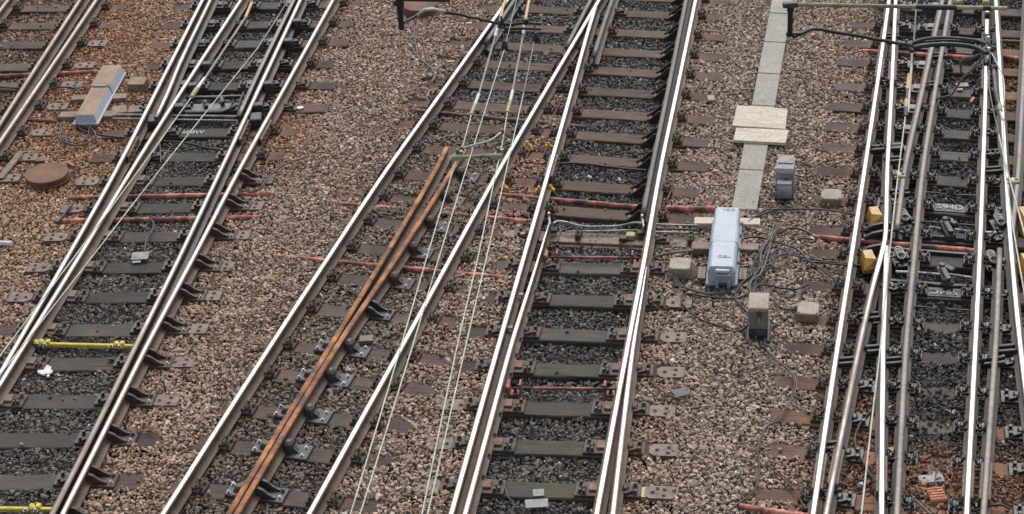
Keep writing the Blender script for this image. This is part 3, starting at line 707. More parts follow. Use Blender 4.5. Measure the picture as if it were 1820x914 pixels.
cable([(1340, 568), (1310, 590), (1280, 580), (1240, 565), (1215, 543), (1211, 529), (1220, 522), (1260, 528), (1310, 530), (1340, 515), (1365, 495)], 'long black cable looping over a tie plate below the point machine', 'black_rubber', .013)
rr = random.Random(5)
for i in range(8):
    j = lambda s: rr.uniform(-s, s)
    cable([(1384 + j(7), 398 + j(4)), (1372 + j(6), 418 + j(5)), (1358 + j(9), 445 + j(7)), (1344 + j(10), 478 + j(8)), (1336 + j(8), 505 + j(6)), (1338 + j(5), 525)],
          f'cable of the tangled bunch behind the relay post', ['pale_cable', 'grey_cable', 'black_rubber'][i % 3], .009, .06 + .012 * (i % 4), 'tangled cable bunch behind the relay post')
tang = [[(1322, 424), (1345, 421), (1372, 428), (1400, 436), (1420, 446), (1440, 465), (1462, 480), (1482, 495), (1500, 505)],
        [(1330, 505), (1350, 480), (1375, 465), (1370, 452), (1385, 442), (1402, 448), (1398, 465), (1380, 478), (1368, 460), (1392, 452), (1450, 462), (1530, 472)],
        [(1334, 560), (1318, 545), (1306, 530), (1312, 512), (1335, 490), (1362, 480), (1352, 470)],
        [(1440, 425), (1420, 424), (1404, 436), (1396, 450), (1370, 462), (1352, 475)],
        [(1452, 423), (1424, 408), (1400, 406), (1386, 414)],
        [(1376, 372), (1362, 378), (1346, 384), (1328, 388)],
        [(1432, 495), (1436, 505), (1415, 514), (1388, 512), (1360, 506), (1340, 510)],
        [(1330, 395), (1360, 374), (1400, 372), (1440, 372), (1490, 376), (1530, 384)],
        [(1425, 462), (1450, 466), (1490, 470), (1520, 473)],
        [(1372, 520), (1385, 545), (1408, 551), (1418, 545)]]
for i, t in enumerate(tang):
    d = ['stretching right towards the lower orange cover', 'with small loops left of the lower orange cover', 'curving round the left of the relay post', 'leading to the pink orange duct', 'short, above the pink orange duct', 'running from the lamp casing to the machine', 'curling below the tangled bunch', 'stretching below the beige box at the right rails', 'straight, beside two timber ends', 'reaching the flat concrete box'][i]
    cable(t, f'dark cable {d}', ['black_rubber', 'grey_cable'][i % 2], .013, .068)
cable([(1405, 285), (1440, 294), (1452, 303), (1446, 313), (1425, 314), (1408, 309)], 'grey cable loop right of the ground lamp casing', 'grey_cable', .012)
cable([(1362, 590), (1358, 615), (1380, 640), (1404, 660), (1412, 678), (1408, 700), (1390, 735), (1360, 762), (1345, 800)], 'grey cable winding down from the relay post past timber ends', 'grey_cable', .012)
cable([(1345, 800), (1350, 830), (1341, 870), (1300, 905)], 'dark cable near the lower edge heading for the pink duct', 'grey_cable', .01)
cable([(1355, 630), (1390, 655), (1412, 668), (1415, 690), (1380, 748), (1362, 757)], 'thin second cable following the winding cable', 'pale_cable', .007)
cable([(1360, 822), (1390, 850), (1415, 875), (1432, 905)], 'grey cable curving over timber ends beside the right rails', 'grey_cable', .01, .05)
cable([(1548, 730), (1525, 760), (1520, 790), (1540, 830), (1555, 855)], 'cable hanging beside the pale green wire at lower right', 'grey_cable', .012, .05)
cable([(1680, 880), (1665, 870), (1668, 830), (1680, 820)], 'thin cable running from the small grey plate at lower right', 'grey_cable', .01, .05)
cable([(1628, 890), (1645, 905), (1660, 920)], 'grey cable by the lower edge left of the orange brick', 'pale_cable', .012, .05)
cable([(1750, 900), (1780, 898), (1795, 905)], 'black hose at the lower right corner', 'black_rubber', .014, .06)
cable([(1240, 880), (1275, 905), (1290, 930)], 'dark cable at the lower edge on pale ballast', 'grey_cable', .009) if False else None
cable([(888, 852, .03), (898, 866, .03), (900, 880, .03), (912, 892, .03)], 'dark wire looping over the left end of a mossy sleeper', 'grey_cable', .009)
cable([(1160, 540), (1180, 555), (1200, 562), (1205, 575)], 'thin wire on the ballast right of the centre track', 'wire_dark', .005)
# ------------------------------------------------------------------ overhead line, about five metres up
HW = 5.0
def wire(segs, label, z=HW, group='overhead wires'):
    """segs: [(material, radius, [marks])], each segment its own part"""
    first = gp(*segs[0][2][0], z)
    root = empty('overhead_wire', Matrix.Translation(first), label, 'wire', group)
    for nm, k, r, marks in [(s[3] if len(s) > 3 else 'wire', s[0], s[1], s[2]) for s in segs]:
        W = [gp(m[0], m[1], m[2] if len(m) > 2 else z) - first for m in marks]
        mb = MB(); mb.tube(catmull(W, .15) if len(W) > 2 else W, r, k, 8)
        link(nm, mb.mesh(nm), root)
    return root
def ext(a, b, t): return (b[0] + (b[0] - a[0]) * t, b[1] + (b[1] - a[1]) * t)
wire([('wire_grey', .007, [(459, -30), (447, 6)]), ('tan_ins', .016, [(447, 6), (436, 32)], 'insulator_rod'), ('wire_grey', .012, [(436, 32), (362, 143)], 'insulator_rod'), ('white_cap', .016, [(364, 139), (350, 158)], 'end_cap'), ('olive_fit', .022, [(350, 158), (340, 173)], 'wire_clamp'), ('wire_green', .0056, [(340, 173), (245, 305), (132, 457), (17, 610), (-60, 712)])],
     'pale green wire over the left turnout that starts at a pale insulator and clamp')
wire([('wire_grey', .006, [(530, -30), (497, 25), (460, 83)]), ('wire_green', .0050, [(460, 83), (278, 310), (165, 455), (44, 610), (-60, 742)])],
     'thin unbroken pale green wire over the left turnout, right of the clamped one', HW + .1)
def clampb(p, r, z, T=None, root=None):
    return p
wire([('wire_dark', .004, [(284, 252), (286, 289)])], 'short dropper wire hanging between the two left overhead wires', HW, 'droppers')
W3 = wire([('tan_ins', .016, [(899, 0), (894, 12), (889, 36)], 'insulator_rod'), ('white_cap', .017, [(886, 45), (880, 66)], 'end_cap'), ('wire_grey', .011, [(880, 66), (851, 168)], 'insulator_rod'), ('white_cap', .016, [(851, 168), (844, 186)], 'end_cap'), ('olive_fit', .017, [(844, 186), (837, 204)], 'wire_clamp'),
      ('wire_green', .0056, [(838, 202), (821, 263), (813, 279), (797, 330), (755, 470), (711, 621), (623, 914), (596, 1004)])],
     'left overhead wire of the middle pair with white insulator ends, hung from the left clamp')
W4 = wire([('tan_ins', .016, [(941, 0), (939, 8), (934, 34)], 'insulator_rod'), ('white_cap', .017, [(932, 43), (930, 61)], 'end_cap'), ('wire_grey', .011, [(930, 61), (911, 162)], 'insulator_rod'), ('white_cap', .016, [(911, 162), (907, 180)], 'end_cap'), ('olive_fit', .017, [(907, 180), (901, 200)], 'wire_clamp'),
      ('wire_green', .0056, [(902, 198), (890, 270), (884, 295), (850, 455), (815, 604), (750, 914), (731, 1004)])],
     'right overhead wire of the middle pair with white insulator ends, hung from the right clamp')
wire([('wire_grey', .005, [(918, 0), (897, 86)]), ('wire_green', .0050, [(897, 86), (823, 319)]), ('wire_green', .0056, [(823, 319), (781, 455), (736, 606), (640, 914), (611, 1004)])],
     'thinner unbroken wire beside the left insulated wire of the middle pair', HW + .08)
wire([('wire_grey', .005, [(952, 62), (930, 168)]), ('wire_green', .0050, [(930, 168), (896, 320)]), ('wire_green', .0056, [(896, 320), (863, 465), (830, 605), (760, 914), (739, 1004)])],
     'thinner unbroken wire beside the right insulated wire of the middle pair', HW + .08)
# spreader arm between the middle pair
A, Bq = gp(803, 280, HW + .03), gp(893, 276, HW + .03)
root = empty('spreader_arm', Matrix.Translation(A), 'olive spreader arm clamped across the middle pair of overhead wires', 'spreader arm')
mb = MB(); mb.tube([Vector((0, 0, 0)), Bq - A], .016, 'olive_pipe', 10); link('arm_bar', mb.mesh('arm_bar'), root)
for q in ((814, 278), (886, 275)):
    c = gp(*q, HW + .02) - A
    mb = MB(); mb.box(c, (.07, .06, .06), 'wire_green', ch=.015); mb.cyl(c + Vector((.03, 0, .02)), .017, .06, 'olive_fit'); mb.cyl(c + Vector((-.035, 0, -.015)), .02, .05, 'wire_green', axis='X'); mb.bolt(c + Vector((0, 0, .03)), 'wire_dark', .014, .03)
    link('wire_clamp', mb.mesh('wire_clamp'), root)
mb = MB(); mb.tube(catmull([gp(823, 263, HW + .06) - A, gp(845, 257, HW + .1) - A, gp(870, 250, HW + .1) - A, gp(890, 236, HW + .07) - A], .05), .008, 'wire_green', 8); mb.box(gp(892, 233, HW + .06) - A, (.04, .04, .04), 'wire_dark', ch=.01); mb.box(gp(821, 264, HW + .05) - A, (.04, .04, .04), 'wire_dark', ch=.01)
link('jumper_wire', mb.mesh('jumper_wire'), root)
# dark fittings on the top insulators of the middle pair
for q, lab in (((897, 84), 'small black clamp on the thinner left wire of the middle pair'), ((953, 70), 'small black clamp on the thinner right wire of the middle pair')):
    c = gp(*q, HW + .09); mb = MB(); mb.box((0, 0, 0), (.06, .05, .05), 'black_rubber', ch=.014); mb.cyl((0, .0, .045), .03, .05, 'black_rubber', r2=.012); mb.tube([(0, 0, .05), (-.01, .1, .12)], .007, 'black_rubber')
    o = link('cable_clamp', mb.mesh('cable_clamp')); o.location = c; tag(o, lab, 'clamp')
# black bridle across the insulators at the top
A = gp(884, 44, HW + .05)
root = empty('black_bridle', Matrix.Translation(A), 'black tied hose bundle bridging the tops of the two white tipped insulators', 'hose bundle')
mb = MB()
for dy, r in ((0, .016), (7, .014)):
    mb.tube(catmull([gp(884, 40 + dy, HW + .05) - A, gp(905, 44 + dy, HW + .03) - A, gp(932, 41 + dy * 1.4, HW + .06) - A, gp(962, 43 + dy * 1.3, HW + .05) - A], .05), r, 'black_rubber')
mb.tube(catmull([gp(890, 30, HW + .2) - A, gp(899, 52, HW) - A, gp(905, 66, HW - .1) - A, gp(897, 82, HW) - A], .05), .01, 'black_rubber')
link('hose', mb.mesh('hose'), root)
for q in ((889, 40), (935, 38)):
    mb = MB(); mb.box(gp(*q, HW + .04) - A, (.05, .05, .06), 'wire_dark', ch=.015); mb.cyl(gp(*q, HW + .08) - A, .022, .05, 'black_rubber'); link('hose_clip', mb.mesh('hose_clip'), root)
# right hand overhead wires
wire([('wire_dark', .009, [(1634, -30), (1628, 20), (1624, 80)]), ('wire_green', .011, [(1621, 88), (1620, 120), (1617, 155), (1614, 200)]), ('tan_ins', .019, [(1616, 133), (1613, 160)], 'insulator_rod'), ('wire_dark', .011, [(1613, 160), (1611, 178)]), ('tan_ins', .018, [(1611, 178), (1610, 192)], 'insulator_rod'), ('black_rubber', .02, [(1610, 192), (1610, 208)], 'end_cap'), ('wire_green', .0062, [(1609, 208), (1594, 330), (1577, 490), (1566, 606), (1548, 760), (1531, 914), (1521, 1004)])],
     'pale green wire above the kinked rail with two tan insulators near its top')
wire([('wire_dark', .006, [(1753, 98), (1758, 156), (1775, 240)]), ('wire_green', .007, [(1775, 240), (1792, 310), (1822, 420), (1850, 530)])], 'thin pale wire crossing the bright rail at the right edge', HW + .08)
wire([('wire_green', .007, [(1762, 94), (1773, 115), (1783, 140), (1785, 165), (1783, 190)])], 'short curved green jumper wire near the upper right corner', HW + .05)
wire([('wire_dark', .017, [(1766, 125), (1770, 165)], 'insulator_rod'), ('black_rubber', .024, [(1770, 165), (1775, 186)], 'end_cap'), ('olive_fit', .022, [(1776, 184), (1778, 198)], 'wire_clamp'), ('white_cap', .012, [(1778, 198), (1783, 214)], 'end_cap'), ('wire_green', .0062, [(1783, 214), (1786, 290), (1800, 400), (1822, 530), (1840, 640)])],
     'pale green wire at the right edge with a dark insulator and yellow clamp')
for q, lab in (((1598, 312), 'small bolted clamp on the pale green wire left of the rail tip'), ((1800, 322), 'small bolted clamp on the wire at the right edge')):
    c = gp(*q, HW); mb = MB(); mb.box((0, 0, 0), (.035, .07, .04), 'wire_green', ch=.01); mb.cyl((0, .03, .0), .012, .09, 'olive_fit', axis='X'); mb.cyl((0, -.03, .0), .012, .09, 'olive_fit', axis='X')
    o = link('wire_clamp', mb.mesh('wire_clamp')); o.location = c; tag(o, lab, 'clamp')
# mast arm tubes at the top right
HA = 6.0
A = gp(1398, 8, HA)
root = empty('cantilever_arm', Matrix.Translation(A), 'long olive cantilever tube across the upper right corner with a black drop post', 'cantilever')
mb = MB(); P0, P1 = gp(1405, 8, HA), gp(1790, 15, HA); mb.tube([P0 - A, P1 - A], .017, 'olive_pipe', 12); link('arm_tube', mb.mesh('arm_tube'), root)
for x0, x1 in ((1628, 1700), (1748, 1760)):
    mb = MB(); mb.tube([gp(x0, 8 + (x0 - 1405) * .0182, HA) - A, gp((x0 + x1) / 2, 8.5 + ((x0 + x1) / 2 - 1405) * .0182, HA) - A, gp(x1, 8 + (x1 - 1405) * .0182, HA) - A], [.021, .024, .021], 'black_rubber', 12); link('black_sleeve', mb.mesh('black_sleeve'), root)
mb = MB(); T = gp(1405, 8, HA) - A
mb.box(T + Vector((0, 0, 0)), (.13, .06, .04), 'charcoal_iron', ch=.01); mb.cyl(T + Vector((0, 0, -.15)), .023, .24, 'black_rubber', 12); mb.cyl(T + Vector((0, 0, -.04)), .03, .04, 'black_rubber', 12); mb.cyl(T + Vector((.0, 0, -.27)), .034, .03, 'black_rubber', 12); mb.box(T + Vector((.05, 0, -.275)), (.10, .04, .03), 'black_rubber', ch=.008)
link('drop_post', mb.mesh('drop_post'), root)
for x in (1705, 1752):
    mb = MB(); c = gp(x, 6, HA) - A; mb.box(c, (.06, .05, .06), 'olive_fit', ch=.015); mb.tube(catmull([c, c + Vector((.04, .02, .10)), c + Vector((.0, .03, .2))], .05), .006, 'olive_fit')
    link('tube_clamp', mb.mesh('tube_clamp'), root)
cable([(1441, -10, HA), (1442, 8, HA - .02), (1444, 25, HA - .1), (1446, 42, HA - .2)], 'thin pale wire hanging from the olive cantilever tube', 'pale_cable', .005, HA, None)
cable([(1410, 65, 5.72), (1424, 60, 5.7), (1440, 53, 5.7), (1458, 52, 5.65), (1490, 59, 5.6), (1540, 67, 5.5), (1580, 74, 5.4), (1622, 82, 5.2)], 'thick black cable swinging from the drop post to the black hose bundle', 'black_rubber', .016, 5, None, 'hanging_cable')
A = gp(1620, 80, HW + .1)
root = empty('black_bridle', Matrix.Translation(A), 'black tied hose bundle in two loops over the dull rails at upper right', 'hose bundle')
for q, r in (([(1620, 78), (1640, 71), (1670, 68), (1710, 70), (1740, 74), (1754, 79)], .022), ([(1620, 86), (1640, 82), (1670, 79), (1705, 80), (1735, 85), (1754, 95)], .022), ([(1628, 76), (1680, 72), (1730, 75)], .012), ([(1620, 76), (1617, 84), (1622, 92)], .022), ([(1750, 62), (1754, 78), (1752, 95), (1753, 113)], .014)):
    mb = MB(); mb.tube(catmull([gp(*m, HW + .1 + .02 * (i % 2)) - A for i, m in enumerate(q)], .05), r, 'black_rubber'); link('hose', mb.mesh('hose'), root)
for q in ((1754, 66), (1753, 110), (1755, 27), (1755, 90)): mb = MB(); mb.box(gp(*q, HW + .1) - A, (.045, .05, .06), 'black_rubber', ch=.015); link('hose_clip', mb.mesh('hose_clip'), root)
for q in ((1756, 71), (1757, 91)): mb = MB(); mb.cyl(gp(*q, HW + .12) - A, .014, .07, 'white_cap'); link('end_cap', mb.mesh('end_cap'), root)
cable([(1754, 92, HW), (1735, 100, HW - .3), (1715, 104, 3.5), (1708, 112, 2.2), (1709, 132, .1)], 'grey cable dropping from the black hose bundle to the ballast', 'grey_cable', .014, 4, None, 'hanging_cable')
cable([(1750, 98, HW), (1732, 120, 4), (1712, 138, 2.6), (1698, 158, 1.2), (1685, 171, .3), (1664, 176, .06)], 'long pale grey cable dropping from the hose bundle beside the grey rail', 'pale_cable', .013, 4, None, 'hanging_cable')
# black post and hose at the top centre
A = gp(707, 4, HA)
root = empty('drop_post', Matrix.Translation(A), 'black insulating drop post hanging in front of the rusty disc stack at the top', 'drop post')
mb = MB(); mb.cyl((0, 0, .0), .04, .05, 'black_rubber', 14); mb.cyl((.012, 0, -.13), .025, .26, 'black_rubber', 14); mb.cyl((.02, 0, -.185), .034, .02, 'black_rubber', 14); mb.cyl((.02, 0, -.0), .03, .10, 'black_rubber', 14, r2=.04)
link('post', mb.mesh('post'), root)
mb = MB(); mb.tube([(0, 0, .03), gp(800, 0, HA) - A], .02, 'black_rubber', 10)
mb.tube([(0, 0, .03), (-.02, 0, .8)], .02, 'black_rubber', 10); link('arm_tube', mb.mesh('arm_tube'), root)
cable([(715, 38, 5.8), (728, 35, 5.7), (742, 27, 5.7), (754, 19, 5.75), (770, 17, 5.7), (790, 21, 5.6), (840, 31, 5.4), (888, 43, 5.1)], 'black and green hose swinging from the drop post to the middle wires', 'black_rubber', .014, 5, None, 'hanging_cable')
cable([(742, 26.5, 5.71), (754, 18.4, 5.765), (770, 16.4, 5.715), (790, 20.4, 5.61)], 'pale green sleeve on the hose in front of the rusty discs', 'wire_green', .015, 5, None, 'hose_sleeve')
# ------------------------------------------------------------------ stacks of round plates
def discs(c, r, n, label, z=.0, th=.032, lean=.012, k='dirty_disc'):
    p = gp(*c, 0); root = empty('disc_stack', Matrix.Translation(p), label, 'disc stack')
    for i in range(n):
        mb = MB(); m = 40; rr_ = r
        prof = [(rr_ - .006, 0), (rr_, .006), (rr_, th - .008), (rr_ - .008, th), (0, th + .004)]
        vs = []; fs = []
        for (q, zz) in prof[:-1]:
            vs += [(q * math.cos(2 * math.pi * j / m), q * math.sin(2 * math.pi * j / m), zz) for j in range(m)]
        for a in range(3):
            for j in range(m): fs.append([a * m + j, a * m + (j + 1) % m, (a + 1) * m + (j + 1) % m, (a + 1) * m + j])
        fs.append(list(range(3 * m, 4 * m)))
        mb.add(vs, fs, k)
        link('disc', mb.mesh('disc'), root, Matrix.Translation((lean * i * -1, lean * .4 * math.sin(i * 2.1), z + i * (th + .004))))
discs((88, 318), .30, 3, 'stack of round rusty discs on the ballast below the dusty point machine')
discs((749, 24), .285, 5, 'tall stack of round rusty discs on the ballast at the top edge', lean=.004)
# ------------------------------------------------------------------ cable trough slabs and boards
def quad_slab(marks, k, label, cat, name, z, th, group=None, jit=.0):
    P = [gp(*m, z) for m in marks]; c = sum(P, Vector()) / 4
    d = ((P[1] - P[0]) + (P[2] - P[3])).normalized(); T = frame(Vector((c.x, c.y, z - th)), d); Ti = T.inverted()
    Q = [Ti @ p for p in P]
    ins = .008; cc = [(q.x, q.y) for q in Q]
    mb = MB(); vs = [(x, y, 0) for x, y in cc] + [(x, y, th - ins) for x, y in cc] + [(x * (1 - .03), y * (1 - .012), th) for x, y in cc]
    fs = [[3, 2, 1, 0], [8, 9, 10, 11]] + [[r + i, r + (i + 1) % 4, r + 4 + (i + 1) % 4, r + 4 + i] for r in (0, 4) for i in range(4)]
    mb.add(vs, [f[::-1] for f in fs] if (cc[1][0] - cc[0][0]) * (cc[2][1] - cc[1][1]) - (cc[1][1] - cc[0][1]) * (cc[2][0] - cc[1][0]) < 0 else fs, k)
    o = link(name, mb.mesh(name)); o.matrix_local = T; return tag(o, label, cat, group)
def tx(y): return 1372 + (y - 0) * (1300 - 1372) / 371.
def tw(y): return 37 + y * .022
ys = [-60, -20, 22, 73, 129, 186, 242, 300, 371]
for i, (a, b) in enumerate(zip(ys[:-1], ys[1:])):
    if b < 0: continue
    a += 1.2
    quad_slab([(tx(b), b), (tx(b) + tw(b), b + 2), (tx(a) + tw(a), a + 2), (tx(a), a)], 'concrete', f'grey concrete trough lid, {ORD[i - 1]} in the row from the top edge' if i < 7 else 'grey concrete trough lid ending right behind the grey point machine', 'trough lid', 'trough_lid', .055 + random.uniform(-.008, .008), .07, 'cable trough lids')
quad_slab([(1301, 223), (1396, 229), (1400, 193), (1310, 187)], 'board', 'larger pale board lying across the cable trough', 'board', 'board', .11, .045)
quad_slab([(1303, 249), (1396, 254), (1402, 231), (1308, 227)], 'board', 'smaller pale board lying across the cable trough, below the larger one', 'board', 'board', .10, .04)
# ------------------------------------------------------------------ point machines
def machine_right():
    zt = .30
    bl, br, fr, fl = gp(1271, 369, zt), gp(1315, 369, zt), gp(1305, 476, zt), gp(1260, 473, zt)
    fm, bm = (fl + fr) / 2, (bl + br) / 2
    d = (bm - fm); Ln = d.length; Wd = ((br - bl).length + (fr - fl).length) / 2
    y = d.normalized(); T = frame(Vector((fm.x, fm.y, 0)), Vector((y.y, -y.x, 0)))
    root = empty('point_machine', T, 'clean pale blue grey point machine right of the centre track', 'point machine')
    w = Wd / 2
    mb = MB()
    def sec(y0, y1, wb, wt, z0, z1, k, kt=None, nose=0.):
        # body section with sloping sides and a slightly crowned lid
        vs = []
        for yy in (y0, y1):
            s = nose if yy == y0 else 0
            vs += [(-wb, yy, z0), (wb, yy, z0), (wb, yy, z1 - .05), (wt, yy + s, z1 - .012), (wt - .02, yy + s * 1.2, z1), (-wt + .02, yy + s * 1.2, z1), (-wt, yy + s, z1 - .012), (-wb, yy, z1 - .05)]
        n = 8
        sd = [[i, (i + 1) % n, n + (i + 1) % n, n + i] for i in range(n)]
        mb.add(vs, [f for f in sd] + [list(range(n - 1, -1, -1)), list(range(n, 2 * n))], k)
    sec(-.02, Ln * .42, w + .01, w - .012, .10, zt, 'machine_blue', nose=.03)
    sec(Ln * .42 + .001, Ln * .70, w + .018, w - .004, .10, zt + .002, 'machine_blue')
    sec(Ln * .70 + .001, Ln, w + .006, w - .010, .10, zt + .001, 'machine_blue', nose=0)
    link('cover', mb.mesh('cover'), root)
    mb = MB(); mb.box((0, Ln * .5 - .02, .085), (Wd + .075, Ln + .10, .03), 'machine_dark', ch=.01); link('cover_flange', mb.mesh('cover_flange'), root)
    mb = MB(); mb.box((0, Ln * .5, .035), (Wd - .03, Ln - .02, .07), 'charcoal_iron', ch=.01); link('base', mb.mesh('base'), root)
    mb = MB(); mb.box((.01, -.03, .262), (.17, .05, .035), 'machine_blue', ch=.01); link('handle', mb.mesh('handle'), root)
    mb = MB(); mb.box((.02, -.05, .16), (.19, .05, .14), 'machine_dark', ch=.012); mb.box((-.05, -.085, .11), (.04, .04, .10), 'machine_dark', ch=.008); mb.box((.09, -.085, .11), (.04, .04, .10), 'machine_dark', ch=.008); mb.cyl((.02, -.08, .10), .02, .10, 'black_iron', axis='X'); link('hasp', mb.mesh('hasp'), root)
    mb = MB()
    for yy in (.30, .52, .75, .95): mb.box((w + .032, Ln * yy, .115), (.03, .05, .04), 'machine_dark', ch=.008)
    link('cover_latch', mb.mesh('cover_latch'), root)
    for tx_, yy, fl in (('YEIO', Ln * .955, False), ('YEIO', Ln * .17, True)):
        link('raised_lettering', text_mesh(tx_, .075, .002, 'letters_faint'), root, Matrix.Translation((.02, yy, zt + .004)) @ Matrix.Rotation(math.pi if fl else 0, 4, 'Z'))
    for s, x in ((-1, -w - .10), (1, w + .09)):
        mb = MB(); mb.box((x, Ln * .17, .05), (.10, .27, .03), 'plate_rust', ch=.006)
        for j in range(4): mb.cyl((x, Ln * .17 - .09 + j * .06, .066), .018, .003, 'black_rubber')
        link('fixing_bracket', mb.mesh('fixing_bracket'), root)
machine_right()
def bearer(l, r, W, z, th, k, label, name='bearer', cat='bearer', group=None):
    a, b = gp(*l, z), gp(*r, z); d = b - a; T = frame(Vector(((a.x + b.x) / 2, (a.y + b.y) / 2, z - th)), d)
    mb = MB(); mb.box((0, 0, th / 2), (d.length, W, th), k, ch=.008)
    o = link(name, mb.mesh(name)); o.matrix_local = T; return tag(o, label, cat, group)
bearer((1234, 391), (1351, 393), .17, .075, .085, 'board', 'pale weathered timber bearer under the back of the grey point machine')
bearer((1229, 436), (1349, 438), .17, .08, .09, 'plate_rust', 'brown steel bearer under the middle of the grey point machine')
# hollow steel sleeper with the lock rods
a, b = gp(897, 416, .0), gp(1258, 431, .0); T = frame((a + b) / 2, b - a); Ln = (b - a).length
root = empty('steel_bearer', T, 'brown hollow steel sleeper carrying the lock gear below the NS19 timber', 'bearer')
mb = MB(); mb.box((0, .0, -.075), (Ln, .26, .14), 'plate_rust', ch=.01); link('trough', mb.mesh('trough'), root)
mb = MB(); mb.box((0, -.155, -.05), (Ln * .98, .05, .02), 'orange_rust', ch=.004); mb.box((0, -.175, -.09), (Ln * .98, .02, .08), 'rust_iron', ch=.004); link('lip', mb.mesh('lip'), root)
mb = MB()
for xx in (995, 1032, 1107, 1195, 1224, 1240): mb.box((Ln * ((xx - 897) / 361. - .5), .0, .006), (.022, .265, .012), 'rust_iron', ch=.003)
for xx in (1030, 1228): mb.box((Ln * ((xx - 897) / 361. - .5), .02, .04), (.07, .22, .09), 'chair_iron', ch=.012); mb.bolt((Ln * ((xx - 897) / 361. - .5), .07, .085), 'chair_iron'); mb.bolt((Ln * ((xx - 897) / 361. - .5), -.03, .085), 'chair_iron')
for xx in (1052, 1062): mb.cyl((Ln * ((xx - 897) / 361. - .5), .07, .002), .012, .004, 'black_rubber'); mb.cyl((Ln * ((xx - 897) / 361. - .5), -.07, .002), .012, .004, 'black_rubber')
link('strap', mb.mesh('strap'), root)
mb = MB(); mb.box((Ln * ((1122 - 897) / 361. - .5), .03, .035), (.12, .12, .06), 'olive_fit', ch=.012); mb.box((Ln * ((1110 - 897) / 361. - .5), -.04, .03), (.10, .09, .05), 'chair_iron', ch=.01); link('lock_block', mb.mesh('lock_block'), root)
for rk in ('D1', 'D1s', 'D2'):
    h = isect(RAILS[rk], a, b)
    if h: link('bolted_chair', FM['boltR' if rk != 'D1' else 'boltL'], root, T.inverted() @ frame(h[0], Vector((-h[1].y, h[1].x, 0))))
# rusty second flat plate to the left of D1
# stretcher bars
def stretcher(marks, r, k, label, z, ends=True, group='stretcher bars'):
    W = [gp(m[0], m[1], m[2] if len(m) > 2 else z) for m in marks]; A = W[0]
    root = empty('stretcher_bar', Matrix.Translation(A), label, 'stretcher bar', group)
    mb = MB(); mb.tube(catmull([w - A for w in W], .06), r, k, 8); link('bar', mb.mesh('bar'), root)
    return root, A
root, A = stretcher([(983, 398, .13), (990, 394, .13), (1005, 395, .12), (1022, 400, .09), (1040, 403, .07), (1075, 403, .07), (1100, 402, .07), (1118, 398, .11), (1132, 396, .13), (1142, 398, .13)], .017, 'grey_steel', 'grey bent stretcher bar with cranked ends between the centre track\'s rails', .1)
for m, s in (((977, 398), 1), ((1143, 402), -1)):
    c = gp(m[0], m[1], .11) - A; mb = MB(); mb.box(c, (.03, .22, .13), 'grey_steel', ch=.012); mb.box(c + Vector((.0, .12, .05)), (.035, .06, .10), 'grey_steel', ch=.01); mb.box(c + Vector((s * .04, -.08, -.05)), (.10, .10, .05), 'chair_iron', ch=.01); link('end_bracket', mb.mesh('end_bracket'), root)
root, A = stretcher([(1005, 412, .05), (1060, 411, .05), (1135, 409, .05)], .012, 'grey_steel', 'thin grey detector rod just below the bent stretcher bar', .05)
def red_bar(l, r, x0, x1, label, z=.07):
    a, b = gp(*l, z), gp(*r, z); T = frame(a, b - a); Ln = (b - a).length
    root = empty('stretcher_bar', T, label, 'stretcher bar', 'stretcher bars')
    mb = MB(); mb.tube([(.02, 0, 0), (Ln - .02, 0, 0)], .014, 'chair_iron', 8); mb.tube([(Ln * x0, 0, 0), (Ln * x1, 0, 0)], .02, 'red_paint', 8)
    mb.cyl((Ln * x0 - .08, 0, 0), .026, .04, 'chair_iron', 6, axis='X'); mb.cyl((Ln * x1 + .08, 0, 0), .026, .04, 'chair_iron', 6, axis='X'); link('bar', mb.mesh('bar'), root)
    for x, s in ((0, 1), (Ln, -1)):
        mb = MB(); mb.box((x - s * .03, .0, .0), (.05, .16, .13), 'red_paint', ch=.012); mb.box((x + s * .11, 0, .01), (.025, .12, .15), 'red_paint', ch=.01); mb.box((x + s * .04, 0, -.06), (.14, .10, .02), 'red_paint', ch=.005); mb.bolt((x + s * .05, 0, -.05), 'chair_iron', .018, .03); link('end_bracket', mb.mesh('end_bracket'), root)
red_bar((908, 690), (1093, 692), .22, .78, 'red painted stretcher bar across the centre track below a mossy sleeper')
red_bar((975, 457), (1140, 459), .25, .75, 'red stretcher bar across the centre track near the small beige box')
def rods(l, r, zs, label):
    a, b = gp(*l, .06), gp(*r, .06); T = frame(a, b - a); Ln = (b - a).length
    root = empty('drive_rods', T, label, 'drive rods')
    for y, z, k in zs:
        mb = MB(); mb.tube([(0, y, z), (Ln, y, z)], .014, k, 8); link('rod', mb.mesh('rod'), root)
rods((1166, 405), (1240, 407), [(.05, .02, 'grey_steel'), (-.02, .0, 'charcoal_iron'), (-.09, -.01, 'grey_steel')], 'three drive rods between the centre rail and the grey point machine')
rods((203, 206), (440, 210), [(.06, .0, 'black_iron'), (.0, .02, 'grey_steel'), (-.07, -.01, 'grey_steel')], 'drive rods running from the dusty point machine under the left turnout')
